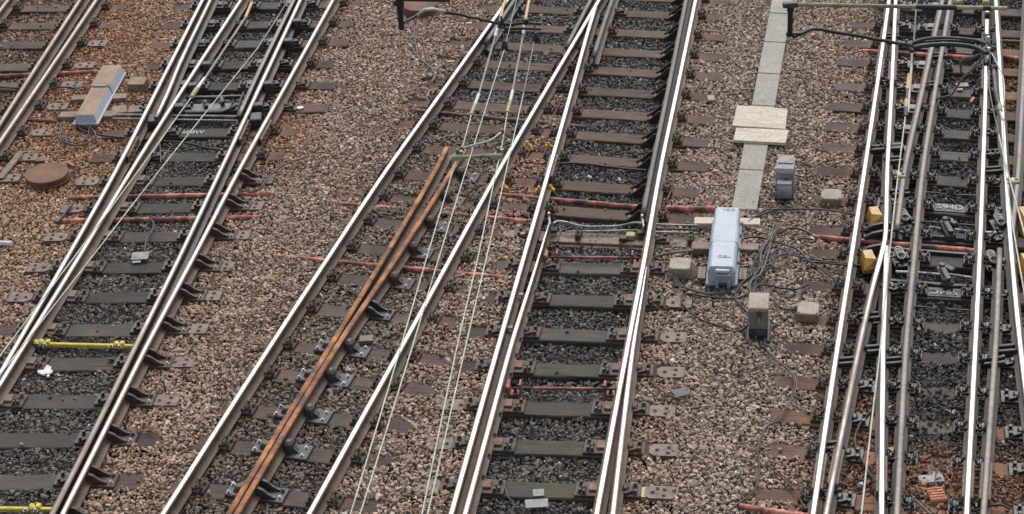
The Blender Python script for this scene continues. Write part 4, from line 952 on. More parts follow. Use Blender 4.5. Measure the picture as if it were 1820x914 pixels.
# dusty machine on the left
def machine_left():
    zt = .19
    bl, br, fr, fl = gp(182, 117, zt), gp(217, 117, zt), gp(169, 207, zt), gp(131, 204, zt)
    fm, bm = (fl + fr) / 2, (bl + br) / 2; d = bm - fm; Ln = d.length; Wd = ((br - bl).length + (fr - fl).length) / 2; y = d.normalized()
    T = frame(Vector((fm.x, fm.y, 0)), Vector((y.y, -y.x, 0)))
    root = empty('point_machine', T, 'dusty brown topped point machine with pale blue sides, left of the left turnout', 'point machine'); w = Wd * .5 * .93
    mb = MB()
    def sec(y0, y1, wb, wt, z0, z1):
        vs = []
        for yy, s in ((y0, .02), (y1, -.02)): vs += [(-wb, yy, z0), (wb, yy, z0), (wt, yy + s, z1), (-wt, yy + s, z1)]
        mb.add(vs, [[3, 2, 1, 0], [4, 5, 6, 7], [0, 1, 5, 4], [1, 2, 6, 5], [3, 0, 4, 7]], 'machine_blue'); mb.add(vs, [[2, 3, 7, 6]], 'machine_dust')
        e = .004; mb.add([(-wt * .6, y0 + .06, z1 + e), (-wt * .55, y0 + .06, z1 + e), (-wt * .55, y1 - .06, z1 + e), (-wt * .6, y1 - .06, z1 + e)], [[0, 1, 2, 3]], 'machine_dust')
    sec(-.0, Ln * .56, w + .015, w - .02, .07, zt); sec(Ln * .56 + .004, Ln, w + .025, w - .01, .07, zt + .02)
    link('cover', mb.mesh('cover'), root)
    mb = MB(); mb.box((-.01, Ln * .57, zt + .015), (w * 1.2, .03, .012), 'machine_dark', ch=.003); link('lid_edge', mb.mesh('lid_edge'), root)
    mb = MB(); mb.box((0, Ln * .5, .06), (w * 2 + .08, Ln + .06, .025), 'machine_blue', ch=.008); link('cover_flange', mb.mesh('cover_flange'), root)
    mb = MB(); mb.box((0, Ln * .5, .02), (w * 2 + .03, Ln + .02, .05), 'brown_box', ch=.008)
    for x in (-.08, .05): mb.cyl((x, -.05, .02), .02, .08, 'chair_iron', 8, axis='Y')
    link('base', mb.mesh('base'), root)
machine_left()
bearer((127, 173), (225, 170), .16, .06, .08, 'brown_box', 'dusty brown bearer under the back of the dusty point machine')
bearer((105, 203), (210, 201), .18, .06, .08, 'brown_box', 'dusty brown bearer under the front of the dusty point machine')
bearer((199, 196), (225, 192), .25, .05, .08, 'brown_box', 'short brown plate right of the dusty point machine')
bearer((228, 194), (254, 192), .22, .05, .06, 'plate_rust', 'small rusty plate between the dusty machine and the left rail')
# steel slide bed of the left turnout
a, b = gp(335, 192, .03), gp(425, 190, .03); T = frame((a + b) / 2, b - a); Ln = (b - a).length
root = empty('lock_gear', T, 'greasy black lock gear between the switch blades of the left turnout', 'lock gear')
mb = MB(); mb.box((0, 0, -.01), (Ln, .24, .03), 'greased_plate', ch=.006); link('slide_bed', mb.mesh('slide_bed'), root)
mb = MB(); mb.box((0, -.20, .03), (Ln * 1.2, .05, .05), 'black_iron', ch=.008); mb.box((0, .27, .03), (Ln * 1.05, .05, .05), 'black_iron', ch=.008); link('cross_bar', mb.mesh('cross_bar'), root)
mb = MB()
for x in (-.12, .1): mb.box((x, .02 + .12 * (x > 0), .04), (.06, .22, .07), 'black_iron', rz=.3, ch=.012); mb.bolt((x, .0, .07), 'black_iron')
link('lock_lever', mb.mesh('lock_lever'), root)
root, A = stretcher([(330, 201, .08), (360, 200, .08), (395, 199, .08), (410, 193, .10), (425, 186, .12), (436, 180, .13)], .02, 'black_iron', 'black cranked stretcher bar tied to the black blade of the left turnout', .08)
root, A = stretcher([(330, 173, .07), (400, 174, .07)], .016, 'black_iron', 'straight black bar between the rails of the left turnout', .07)
root, A = stretcher([(423, 205, .05), (425, 185, .14), (433, 165, .17)], .018, 'chair_iron', 'upright bent hook on the tip of the black blade', .08)
for q, lab in (((468, 206), 'upper dark filler block'), ((276, 207), 'dark filler block below the dusty machine')):
    pass
def blockbox(q, size, k, label, name='filler_block', cat='filler block', z=.0, rz=0., along=None, group=None):
    p = gp(*q, z + size[2]); T = frame(Vector((p.x, p.y, z)), along if along is not None else Vector((1, 0, 0)))
    mb = MB(); mb.box((0, 0, size[2] / 2), size, k, rz, ch=.012); o = link(name, mb.mesh(name)); o.matrix_local = T
    return tag(o, label, cat, group)
blockbox((454, 206), (.17, .24, .15), 'charcoal_iron', 'dark filler block wedged between the two right rails of the left turnout')
blockbox((273, 209), (.16, .24, .14), 'charcoal_iron', 'dark filler block wedged between the two left rails of the left turnout')
# spacer blocks on inner faces of B2 and B3 upper
for i, (k, y) in enumerate((('B2', 108), ('B2', 146), ('B2', 183), ('B3', 32), ('B3', 67), ('B3', 143), ('B3', 181))):
    blockbox((px_at(k, y) + 10, y + 3), (.14, .12, .15), 'charcoal_iron', f'dark block bolted to the {"second" if k == "B2" else "third"} rail of the left turnout, {ORD[i if i < 3 else i - 3]} from the top', 'rail_block', 'rail block', .03, group='dark blocks on the left turnout rails')
# ------------------------------------------------------------------ boxes
def jbox(marks, z, k, kt, label, name='junction_box', glands=0):
    P = [gp(*m, z) for m in marks]                       # back-left, back-right, front-right, front-left of the lid
    c = sum(P, Vector()) / 4; d = ((P[1] - P[0]) + (P[2] - P[3])); w = d.length / 2; h = ((P[0] - P[3]) + (P[1] - P[2])).length / 2
    T = frame(Vector((c.x, c.y, 0)), d); root = empty(name, T, label, 'junction box')
    mb = MB(); mb.box((0, 0, (z - .03) / 2), (w * .95, h * .95, z - .03), k, ch=.008); link('body', mb.mesh('body'), root)
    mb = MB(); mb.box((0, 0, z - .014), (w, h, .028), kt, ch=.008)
    for sx in (-1, 1):
        for sy in (-1, 1): mb.bolt((sx * (w / 2 - .02), sy * (h / 2 - .02), z), k, .008, .006)
    link('lid', mb.mesh('lid'), root)
    for i in range(glands):
        mb = MB(); mb.cyl((-w * .36 + i * w * .24, -h * .5 - .012, z * .45), .02, .05, 'grey_steel', 8, axis='Y'); link('cable_gland', mb.mesh('cable_gland'), root)
jbox([(1191, 457), (1228, 458), (1227, 479), (1189, 477)], .15, 'beige_box', 'beige_box', 'small beige junction box left of the grey point machine', glands=4)
jbox([(1461, 335), (1496, 336), (1495, 354), (1458, 353)], .14, 'brown_box', 'beige_box', 'small beige junction box standing beside the outermost rail of the slip', glands=2)
jbox([(1420, 535), (1457, 537), (1454, 559), (1415, 557)], .12, 'brown_box', 'beige_box', 'flat beige box sunk in the ballast right of the relay post')
jbox([(231, 136), (261, 136), (257, 150), (226, 150)], .12, 'brown_box', 'brown_box', 'brown dusty junction box right of the dusty point machine')
# relay post
def relay():
    z = .46
    P = [gp(1334, 519, z), gp(1370, 520, z), gp(1363, 549, z), gp(1327, 548, z)]
    c = sum(P, Vector()) / 4; d = (P[1] - P[0]) + (P[2] - P[3]); w = d.length / 2; h = ((P[0] - P[3]) + (P[1] - P[2])).length / 2
    T = frame(Vector((c.x, c.y, 0)), d); root = empty('relay_box', T, 'tall dusty grey relay box on a black base with a blue tag', 'relay box')
    mb = MB(); mb.box((0, 0, .305), (w * .97, h * .92, .27), 'relay_grey_shaded', ch=.015); link('body', mb.mesh('body'), root)
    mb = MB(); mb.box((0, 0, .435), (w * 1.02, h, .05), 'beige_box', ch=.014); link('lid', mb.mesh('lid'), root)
    mb = MB(); mb.box((.01, -h * .48, .36), (.04, .04, .12), 'charcoal_iron', ch=.008); mb.cyl((.01, -h * .5 - .01, .32), .015, .06, 'grey_steel'); link('latch', mb.mesh('latch'), root)
    mb = MB(); mb.box((0, 0, .085), (w * .94, h * .87, .17), 'black_iron', ch=.01); mb.box((0, -.02, .025), (w * 1.25, h * 1.25, .06), 'black_rubber', ch=.015); link('base', mb.mesh('base'), root)
    mb = MB(); mb.box((.03, -h * .46 - .004, .125), (.12, .012, .07), 'tag_blue', ch=.003); mb.box((.03, -h * .46 - .011, .125), (.10, .006, .012), 'charcoal_iron', ch=.001); link('tag', mb.mesh('tag'), root)
    mb = MB()
    for x in (-.06, 0, .05): mb.tube(catmull([(x, h * .4, .30), (x + .02, h * .6, .2), (x + .03, h * .7, .02)], .04), .014, 'grey_cable')
    link('cable_tail', mb.mesh('cable_tail'), root)
relay()
# ground lamp casing
def lampbox():
    z = .46
    P = [gp(1384, 273, z), gp(1413, 274, z), gp(1412, 304, z), gp(1377, 303, z)]
    c = sum(P, Vector()) / 4; d = (P[1] - P[0]) + (P[2] - P[3]); w = d.length / 2 * .98; h = ((P[0] - P[3]) + (P[1] - P[2])).length / 2
    T = frame(Vector((c.x, c.y, 0)), d); root = empty('ground_signal', T, 'blue grey ground signal casing with a round hooded front, right of the cable trough', 'ground signal')
    mb = MB()
    prof = [(-h * .5, .08), (h * .45, .08), (h * .45, z - .03), (h * .38, z), (-h * .12, z), (-h * .2, z - .035), (-h * .5, z - .06)]
    mb.prism([(-a, b) for a, b in prof], 'signal_grey', -w / 2, w / 2, Matrix.Rotation(math.pi / 2, 4, 'Z')); link('casing', mb.mesh('casing'), root)
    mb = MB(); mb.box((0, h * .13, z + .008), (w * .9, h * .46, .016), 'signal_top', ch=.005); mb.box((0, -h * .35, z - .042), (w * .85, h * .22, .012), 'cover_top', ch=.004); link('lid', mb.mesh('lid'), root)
    mb = MB(); mb.cyl((0, -h * .5 - .03, .20), .125, w * .82, 'signal_grey', 28, axis='X'); mb.box((0, -h * .5 - .05, .315), (w * .84, .11, .022), 'signal_top', ch=.006); link('hood', mb.mesh('hood'), root)
    mb = MB(); mb.box((0, 0, .04), (w * 1.05, h * 1.05, .09), 'black_iron', ch=.01); link('base', mb.mesh('base'), root)
    mb = MB(); mb.bolt((.02, -h * .505, .33), 'black_iron', .012, .01, None); link('keyhole', mb.mesh('keyhole'), root)
lampbox()
# ------------------------------------------------------------------ orange covers
def ocover(c, label, s=1.0):
    p = gp(*c, .03); T = frame(Vector((p.x, p.y, .02)), Vector((1, .06, 0))); root = empty('orange_cover', T, label, 'cover', 'orange gear covers')
    a, b, h = .10 * s, .20 * s, .20 * s
    vs = [(-a * 1.15, -b, 0), (a * 1.0, -b, 0), (a * 1.0, b, 0), (-a * .9, b, 0), (-a * .55, -b * .35, h), (a * .95, -b * .62, h), (a * .95, b * .8, h), (-a * .45, b * .8, h), (-a * 1.12, -b, h * .3), (a, -b, h * .3)]
    mb = MB(); mb.add(vs, [[3, 2, 1, 0], [0, 1, 9, 8], [8, 9, 5, 4], [1, 2, 6, 5, 9], [2, 3, 7, 6], [3, 0, 8, 4, 7]], 'orange_cover'); link('shell', mb.mesh('shell'), root)
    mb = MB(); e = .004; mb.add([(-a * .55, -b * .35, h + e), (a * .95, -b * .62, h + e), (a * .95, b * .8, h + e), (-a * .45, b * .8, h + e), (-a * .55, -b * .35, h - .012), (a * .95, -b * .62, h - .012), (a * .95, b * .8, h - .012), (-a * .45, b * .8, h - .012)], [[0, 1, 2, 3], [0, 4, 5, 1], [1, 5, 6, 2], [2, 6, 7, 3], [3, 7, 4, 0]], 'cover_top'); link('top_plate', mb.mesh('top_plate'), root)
    mb = MB(); mb.box((a * .3, -b * .98, h * .42), (.07 * s, .02, .05 * s), 'charcoal_iron', ch=.006); mb.cyl((a * .3, -b * 1.03, h * .4), .016, .06, 'grey_steel', 8, axis='X'); link('latch', mb.mesh('latch'), root)
ocover((1553, 395), 'upper orange cover between the two bright rails left of the kink', .80)
ocover((1542, 473), 'lower orange cover with a latch, between the rails left of the kink', .80)
ocover((1822, 402), 'upper orange cover cut by the right edge of the photo')
ocover((1826, 486), 'lower orange cover cut by the right edge of the photo')
# curved black guide plates beside the covers
for q, r_, lab in (((1560, 408), .24, 'upper curved black guide plate below the upper orange cover'), ((1559, 422), .24, 'lower curved black guide plate below the upper orange cover'), ((1552, 447), .2, 'curved black guide plate above the lower orange cover')):
    p = gp(*q, .06); mb = MB(); poly = [(.16, 0)] + [(-.16 + .32 * t, .0 + r_ * .42 * math.sin(math.pi * (.5 + t / 2))) for t in [i / 8 for i in range(9)]][::-1][:0] + [(.16, .10), (.05, .105), (-.06, .085), (-.13, .05), (-.17, .0)]
    mb.prism(poly, 'charcoal_iron', -.02, .02); mb.box((0, .03, .0), (.32, .12, .02), 'black_iron', ch=.004)
    o = link('guide_plate', mb.mesh('guide_plate')); o.location = Vector((p.x, p.y, .05)); tag(o, lab, 'guide plate')
# ------------------------------------------------------------------ slip machinery between the grey and the bright rail
def casting(q, lab):
    p = gp(*q, .08); T = frame(Vector((p.x, p.y, 0)), Vector((1, .05, 0))); root = empty('lever_casting', T, lab, 'lever casting')
    mb = MB(); mb.box((0, 0, .06), (.12, .40, .09), 'charcoal_iron', ch=.015); mb.box((0, -.02, .125), (.07, .30, .05), 'charcoal_iron', ch=.012); link('casting', mb.mesh('casting'), root)
    mb = MB(); mb.cyl((0, .13, .14), .035, .06, 'charcoal_iron', 12); link('pivot', mb.mesh('pivot'), root)
    mb = MB(); mb.cyl((.0, -.16, .13), .028, .05, 'black_iron', 12); link('pivot', mb.mesh('pivot'), root)
    mb = MB(); mb.box((.09, .12, .08), (.08, .14, .08), 'charcoal_iron', rz=.5, ch=.01); link('lug', mb.mesh('lug'), root)
casting((1684, 407), 'dark lever casting between the rails below the 594D plate')
casting((1679, 490), 'dark lever casting between the rails above the 594C plate')
def banded(l, r, label):
    a, b = gp(*l, .10), gp(*r, .10); T = frame(a, b - a); Ln = (b - a).length; root = empty('banded_rod', T, label, 'rod', 'banded detector rods')
    mb = MB(); mb.tube([(0, 0, 0), (Ln, 0, 0)], .017, 'grey_steel', 10); link('rod', mb.mesh('rod'), root)
    for t, k in ((.42, 'blue_band'), (.50, 'red_band'), (.58, 'blue_band')):
        mb = MB(); mb.tube([(Ln * t - .012, 0, 0), (Ln * t + .012, 0, 0)], .0185, k, 10); link('band', mb.mesh('band'), root)
banded((1652, 404), (1672, 407), 'short pale rod with red and blue bands left of the upper lever casting')
banded((1697, 408), (1724, 412), 'short pale rod with red and blue bands right of the upper lever casting')
banded((1632, 485), (1670, 488), 'pale rod with coloured bands left of the lower lever casting')
banded((1686, 488), (1728, 494), 'pale rod with coloured bands right of the lower lever casting')
for l, r, lab in (((1592, 483), (1614, 484), 'short white rod left of the grey rail near the kink'), ((1751, 413), (1771, 414), 'short white rod right of the long bright rail')):
    a, b = gp(*l, .10), gp(*r, .10); mb = MB(); mb.tube([Vector((0, 0, 0)), b - a], .017, 'white_cap', 10); o = link('white_rod', mb.mesh('white_rod')); o.location = a; tag(o, lab, 'rod')
def humpbar(y, xl, xr, lab):
    a, b = gp(xl, y, .07), gp(xr, y + (xr - xl) * .075, .07); T = frame(a, b - a); Ln = (b - a).length; root = empty('tie_bar', T, lab, 'tie bar', 'black tie bars of the slip')
    m = Ln / 2; mb = MB(); mb.tube(catmull([(0, 0, 0), (m - .16, 0, 0), (m - .07, 0, -.01), (m, 0, .03), (m + .07, 0, -.01), (m + .16, 0, 0), (Ln, 0, 0)], .04), .012, 'black_iron', 8); mb.box((m, .01, .045), (.07, .06, .09), 'charcoal_iron', ch=.02, taper=.8); link('bar', mb.mesh('bar'), root)
humpbar(342, 1646, 1734, 'black tie bar with a central hump above the 594D plate')
humpbar(394, 1638, 1732, 'black tie bar with a central hump below the 594D plate')
humpbar(503, 1630, 1730, 'black tie bar with a central hump above the 594C plate')
humpbar(545, 1625, 1722, 'black tie bar with a central hump below the 594C plate')
for i, (l, r) in enumerate((((1580, 415), (1745, 428)), ((1580, 443), (1760, 457)), ((1580, 500), (1745, 512)))):
    a, b = gp(*l, .02), gp(*r, .02); d = b - a; T = frame((a + b) / 2, d); mb = MB(); mb.box((0, 0, 0), (d.length, .05, .05), 'black_iron', ch=.006); o = link('channel_bar', mb.mesh('channel_bar')); o.matrix_local = T; tag(o, f'black channel bar across the slip, {ORD[i]} one below the 594D plate', 'channel bar', 'black channel bars of the slip')
# switch heel gear near the rail tips: springs and bolts
def gear(q, lab, s=1):
    p = gp(*q, .08); root = empty('spring_gear', frame(Vector((p.x, p.y, 0)), Vector((1, .05, 0))), lab, 'spring gear')
    mb = MB()
    for j in range(4): mb.tube([(.05 * math.cos(t) * s, .045 * math.sin(t) - .02 + j * .045, .12 + .02 * math.sin(t)) for t in [2 * math.pi * i / 12 for i in range(13)]], .013, 'grey_steel', 6, caps=False)
    mb.cyl((0, .06, .10), .02, .32, 'black_iron', 8, axis='Y'); link('spring', mb.mesh('spring'), root)
    mb = MB(); mb.box((0, 0, .03), (.22, .34, .05), 'black_iron', ch=.012); mb.bolt((.08, -.13, .055), 'charcoal_iron', .02, .04); mb.bolt((-.08, -.13, .055), 'charcoal_iron', .02, .04); mb.box((.07, .0, .08), (.05, .14, .06), 'charcoal_iron', rz=.2, ch=.012); link('plate', mb.mesh('plate'), root)
gear((1608, 390), 'coiled spring gear right of the tapering rail tip')
gear((1601, 458), 'coiled spring gear right of the kink, below the duct')
gear((1778, 398), 'coiled spring gear left of the bright rail at the right edge')
gear((1765, 465), 'coiled spring gear left of the pointed grey rail tip')
# spacer pairs between the white rails
for i, (x, y) in enumerate(((1583, 62), (1572, 141), (1556, 262), (1589, 258), (1588, 282), (1600, 340), (1655, 148), (1668, 97), (1545, 560), (1557, 618), (1788, 618), (1765, 640), (1505, 640), (1480, 790), (1474, 865), (1585, 640), (1590, 260), (1765, 300), (1760, 270))):
    p = gp(x, y, .1); mb = MB()
    mb.box((0, .05, .06), (.24, .045, .05), 'charcoal_iron', ch=.008); mb.box((0, -.05, .06), (.24, .045, .05), 'charcoal_iron', ch=.008)
    o = link('spacer_bar', mb.mesh('spacer_bar')); o.matrix_local = frame(Vector((p.x, p.y, .02)), Vector((1, .04, 0)))
    tag(o, 'pair of small black spacer bars wedged between neighbouring rails of the slip', 'spacer', 'black spacer bars of the slip')
# fishplates
def fish(key, y, s, lab):
    x = px_at(key, y); p = gp(x, y, RT); q = gp(px_at(key, y - 10), y - 10, RT); d = q - p
    T = frame(Vector((p.x, p.y, .04)), Vector((d.y, -d.x, 0))); root = empty('fishplate', T, lab, 'fishplate')
    mb = MB()
    for sx in (-1, 1): mb.box((sx * .042, 0, .068), (.034, .62, .10), 'plate_rust', ch=.01)
    link('plate', mb.mesh('plate'), root)
    for j in range(4):
        mb = MB()
        mb.cyl((0, -.22 + j * .147, .07), .022, .18, 'rust_iron', 6, axis='X', smooth=False)
        link('bolt', mb.mesh('bolt'), root)
for key, y, lab in (('G1', 830, 'rusty fishplate joint on the outermost left rail near the lower edge'), ('G2', 822, 'rusty fishplate joint on the dull kinked rail near the lower edge'), ('G5', 845, 'rusty fishplate joint on the long bright rail near the lower edge'), ('G8', 848, 'rusty fishplate joint on the pointed grey rail near the lower edge'), ('G2b', 835, 'rusty fishplate joint on the straight bright rail near the lower edge'),
                    ('G1', 115, 'rusty fishplate joint on the outermost left rail near the top'), ('G2', 120, 'rusty fishplate joint on the kinked rail near the top'), ('G5', 135, 'rusty fishplate joint on the long bright rail near the top'), ('D1', 288, 'rusty fishplate joint on the left rail of the centre track'), ('B3', 225, 'rusty fishplate joint on the third rail of the left turnout'), ('B4', 225, 'rusty fishplate joint on the outer right rail of the left turnout'), ('B1', 255, 'rusty fishplate joint on the outermost left rail of the left turnout')):
    fish(key, y, 1, lab)
# ------------------------------------------------------------------ yellow gauge bars
def ybar(l, r, fit, lab):
    z = .05; a, b = gp(*l, z), gp(*r, z); T = frame(a, b - a); Ln = (b - a).length; root = empty('gauge_bar', T, lab, 'gauge bar', 'yellow gauge bars')
    mb = MB(); mb.box((Ln / 2, 0, 0), (Ln, .05, .045), 'yellow', ch=.008); link('bar', mb.mesh('bar'), root)
    for t in fit:
        mb = MB(); mb.box((Ln * t, .0, .02), (.06, .10, .07), 'yellow', rz=.5, ch=.015); mb.box((Ln * t + .06, .02, .025), (.06, .08, .05), 'yellow', ch=.015); mb.bolt((Ln * t - .06, -.05, .02), 'bright_bolt', .018, .025); mb.bolt((Ln * t + .05, -.055, .02), 'bright_bolt', .018, .025); link('clamp', mb.mesh('clamp'), root)
ybar((64, 612), (240, 616), (.0, .82, .07), 'yellow gauge bar across the left turnout above the white paint splash')
ybar((-60, 904), (98, 906), (.75, .1), 'yellow gauge bar at the bottom left corner')
# ------------------------------------------------------------------ small plates, litter
def flat(q, size, k, lab, name, cat, z=.02, rz=0., th=.012, group=None):
    p = gp(*q, z); mb = MB(); mb.box((0, 0, 0), (size[0], size[1], th), k, ch=.003); o = link(name, mb.mesh(name)); o.matrix_local = Matrix.Translation(p) @ Matrix.Rotation(rz, 4, 'Z'); return tag(o, lab, cat, group)
flat((249, 455), (.22, .19, 0), 'sign_grey', 'grey blank plate on the dark ballast of the left turnout', 'marker_plate', 'plate', .05)
flat((243, 464), (.11, .08), 'white_cap', 'small white tab in front of the grey blank plate, left turnout', 'marker_tab', 'tab', .03)
flat((954, 895), (.24, .14), 'sign_grey', 'grey blank plate at the lower edge between the centre rails', 'marker_plate', 'plate', .03)
flat((957, 876), (.12, .12), 'sign_grey', 'small grey tab on the lowest mossy sleeper of the centre track', 'marker_tab', 'tab', .01)
flat((1655, 851), (.26, .13), 'sign_grey', 'grey blank plate near the orange brick at lower right', 'marker_plate', 'plate', .05)
flat((1661, 842), (.12, .08), 'sign_grey', 'small grey tab behind the plate at lower right', 'marker_tab', 'tab', .03)
flat((1710, 151), (.17, .12), 'sign_grey', 'grey blank plate below the black cable loops at upper right', 'marker_plate', 'plate', .04)
flat((1706, 159), (.08, .05), 'cover_top', 'small pale tab below the plate at upper right', 'marker_tab', 'tab', .03)
flat((1728, 178), (.04, .16), 'brick', 'short orange stick lying beside the long bright rail', 'stick', 'stick', .06, -.5, .03)
mb = MB(); mb.box((0, 0, 0), (.17, .22, .05), 'brick', ch=.005)
for j in range(5): mb.box((0, -.088 + j * .044, .028), (.16, .022, .012), 'brick', ch=.004)
o = link('brick', mb.mesh('brick')); o.matrix_local = Matrix.Translation(gp(1665, 881, .03)) @ Matrix.Rotation(.05, 4, 'Z'); tag(o, 'orange ribbed brick on the ballast near the lower right edge', 'brick')
flat((800, 109), (.12, .05), 'cover_top', 'small pale tag on a sleeper end left of the bright diagonal rail', 'tag_plate', 'tag', .006, th=.008)
flat((833, 41), (.10, .05), 'cover_top', 'small pale tag on a sleeper end near the top edge', 'tag_plate', 'tag', .006, th=.008)
flat((1264, 174), (.10, .16), 'beige_box', 'pale square tag on a timber end right of the centre track', 'tag_plate', 'tag', .006, th=.008)
flat((1145, 875), (.10, .17), 'cover_top', 'shiny tan plate on the lowest sleeper beside the tie plate', 'tag_plate', 'tag', .006, -.05, .008)
flat((1582, 802), (.10, .12), 'cover_top', 'pale tan square beside the straight bright rail at lower right', 'tag_plate', 'tag', .03, th=.02)
flat((1209, 698), (.17, .15), 'slate', 'grey slate scrap on the ballast beside a twig', 'scrap', 'scrap', .05, .3)
flat((651, 604), (.16, .13), 'plate_rust', 'small red brown block beside the rusty guard rails', 'scrap', 'scrap', .06, 0, .05)
flat((72, 283), (.14, .13), 'orange_rust', 'orange rusty scrap behind the round discs on the left', 'scrap', 'scrap', .03, .1)
def strip(a, b, w, k, lab, z=.03, th=.03):
    A, Bp = gp(*a, z), gp(*b, z); d = Bp - A; mb = MB(); mb.box((0, 0, 0), (d.length, w, th), k, ch=.005); o = link('steel_strip', mb.mesh('steel_strip')); o.matrix_local = frame((A + Bp) / 2, d); tag(o, lab, 'strip')
strip((38, 270), (0, 318), .10, 'plate_rust', 'long flat rusty strip left of the round discs')
strip((120, 288), (132, 296), .05, 'red_paint', 'small red scrap right of the round discs')
strip((70, 362), (32, 424), .03, 'charcoal_iron', 'dark thin strip on the ballast at the left') if False else None
# splash of white paint, feather scrap, twigs
mb = MB(); p0 = gp(80, 659, .0)
r2 = random.Random(3)
for i in range(60):
    a = r2.gauss(0, .07); b = r2.gauss(0, .13); r_ = r2.uniform(.018, .06) * (1 if abs(a) + abs(b) < .1 else .5)
    n = 7
    if abs(a) > .07 or abs(b) > .16: continue
    mb.slab([(a - b * .15 + r_ * r2.uniform(.6, 1.2) * math.cos(2 * math.pi * j / n), b + r_ * r2.uniform(.6, 1.2) * math.sin(2 * math.pi * j / n)) for j in range(n)], 'white_paint', -.01, .006 + .00012 * i)
o = link('paint_splash', mb.mesh('paint_splash')); o.location = p0 + Vector((0, 0, .008)); tag(o, 'splash of white paint on the sleeper below the yellow gauge bar', 'paint splash')
mb = MB(); mb.slab([(-.06, .0), (-.03, -.035), (.015, -.045), (.035, -.02), (.06, -.03), (.055, .015), (.03, .04), (-.03, .035)], 'white_paint', 0, .02); o = link('paper_scrap', mb.mesh('paper_scrap')); p = gp(533, 193, .01); o.location = p; tag(o, 'crumpled white paper scrap on a sleeper end right of the left turnout', 'paper')
for pts, lab in (([(266, 737, .05), (262, 757, .07), (258, 763, .05)], 'brown twig on the ballast by the finned braces, upright one'), ([(254, 752, .05), (249, 762, .06), (243, 768, .05)], 'thin short twig beside the upright brown twig'), ([(259, 757, .06), (266, 763, .05), (275, 770, .05)], 'brown twig lying across by the finned braces'), ([(1160, 674, .05), (1166, 685, .05), (1180, 697, .05), (1198, 706, .05), (1219, 711, .05)], 'brown twig with yellow bits beside the slate scrap')):
    tube_thing('twig', [gp(*q) for q in pts], .009, 'twig', lab, 'twig')
for i, (q, k, lab) in enumerate((((937, 256), 'gold_bolt', 'yellow painted bolt head between the crossing rails, left one'), ((975, 258), 'gold_bolt', 'yellow painted bolt head beside the centre left rail'), ((895, 331), 'gold_bolt', 'yellow painted bolt head under the right overhead wire'), ((958, 336), 'gold_bolt', 'yellow painted bolt head beside the centre rail above the red duct'), ((978, 334), 'gold_bolt', 'yellow painted bolt head right of the centre left rail'))):
    p = gp(*q, .06); mb = MB(); mb.box((0, 0, .03), (.09, .07, .05), k, ch=.02); mb.bolt((.0, 0, .055), k, .02, .03); mb.cyl((.045, -.02, .02), .02, .04, k); o = link('marked_bolt', mb.mesh('marked_bolt')); o.location = Vector((p.x, p.y, .01)); tag(o, lab, 'bolt')
for i, (q, lab) in enumerate((((929, 414), 'upper pale square pad on the web of the centre left rail'), ((926, 522), 'middle pale square pad on the web of the centre left rail'), ((906, 581), 'lower pale square pad on the web of the centre left rail'))):
    blockbox(q, (.06, .06, .02), 'beige_box', lab, 'web_pad', 'pad', .10)
# spacer pieces of the centre switch: little brackets along the blade
for i, y in enumerate((437, 474, 520, 560, 605, 633, 668, 706, 738, 775, 812, 850)):
    x = px_at('D1s', y) + 11; p = gp(x, y, .05); mb = MB(); mb.box((0, 0, .02), (.10, .10, .05), 'chair_iron', ch=.008); mb.bolt((.03, 0, .045), 'chair_iron', .012, .02)
    o = link('blade_bracket', mb.mesh('blade_bracket')); o.location = Vector((p.x, p.y, .02)); tag(o, f'small brown bracket on the grooved switch blade, {ORD[i]} down from its tip', 'bracket', 'brackets along the grooved blade')
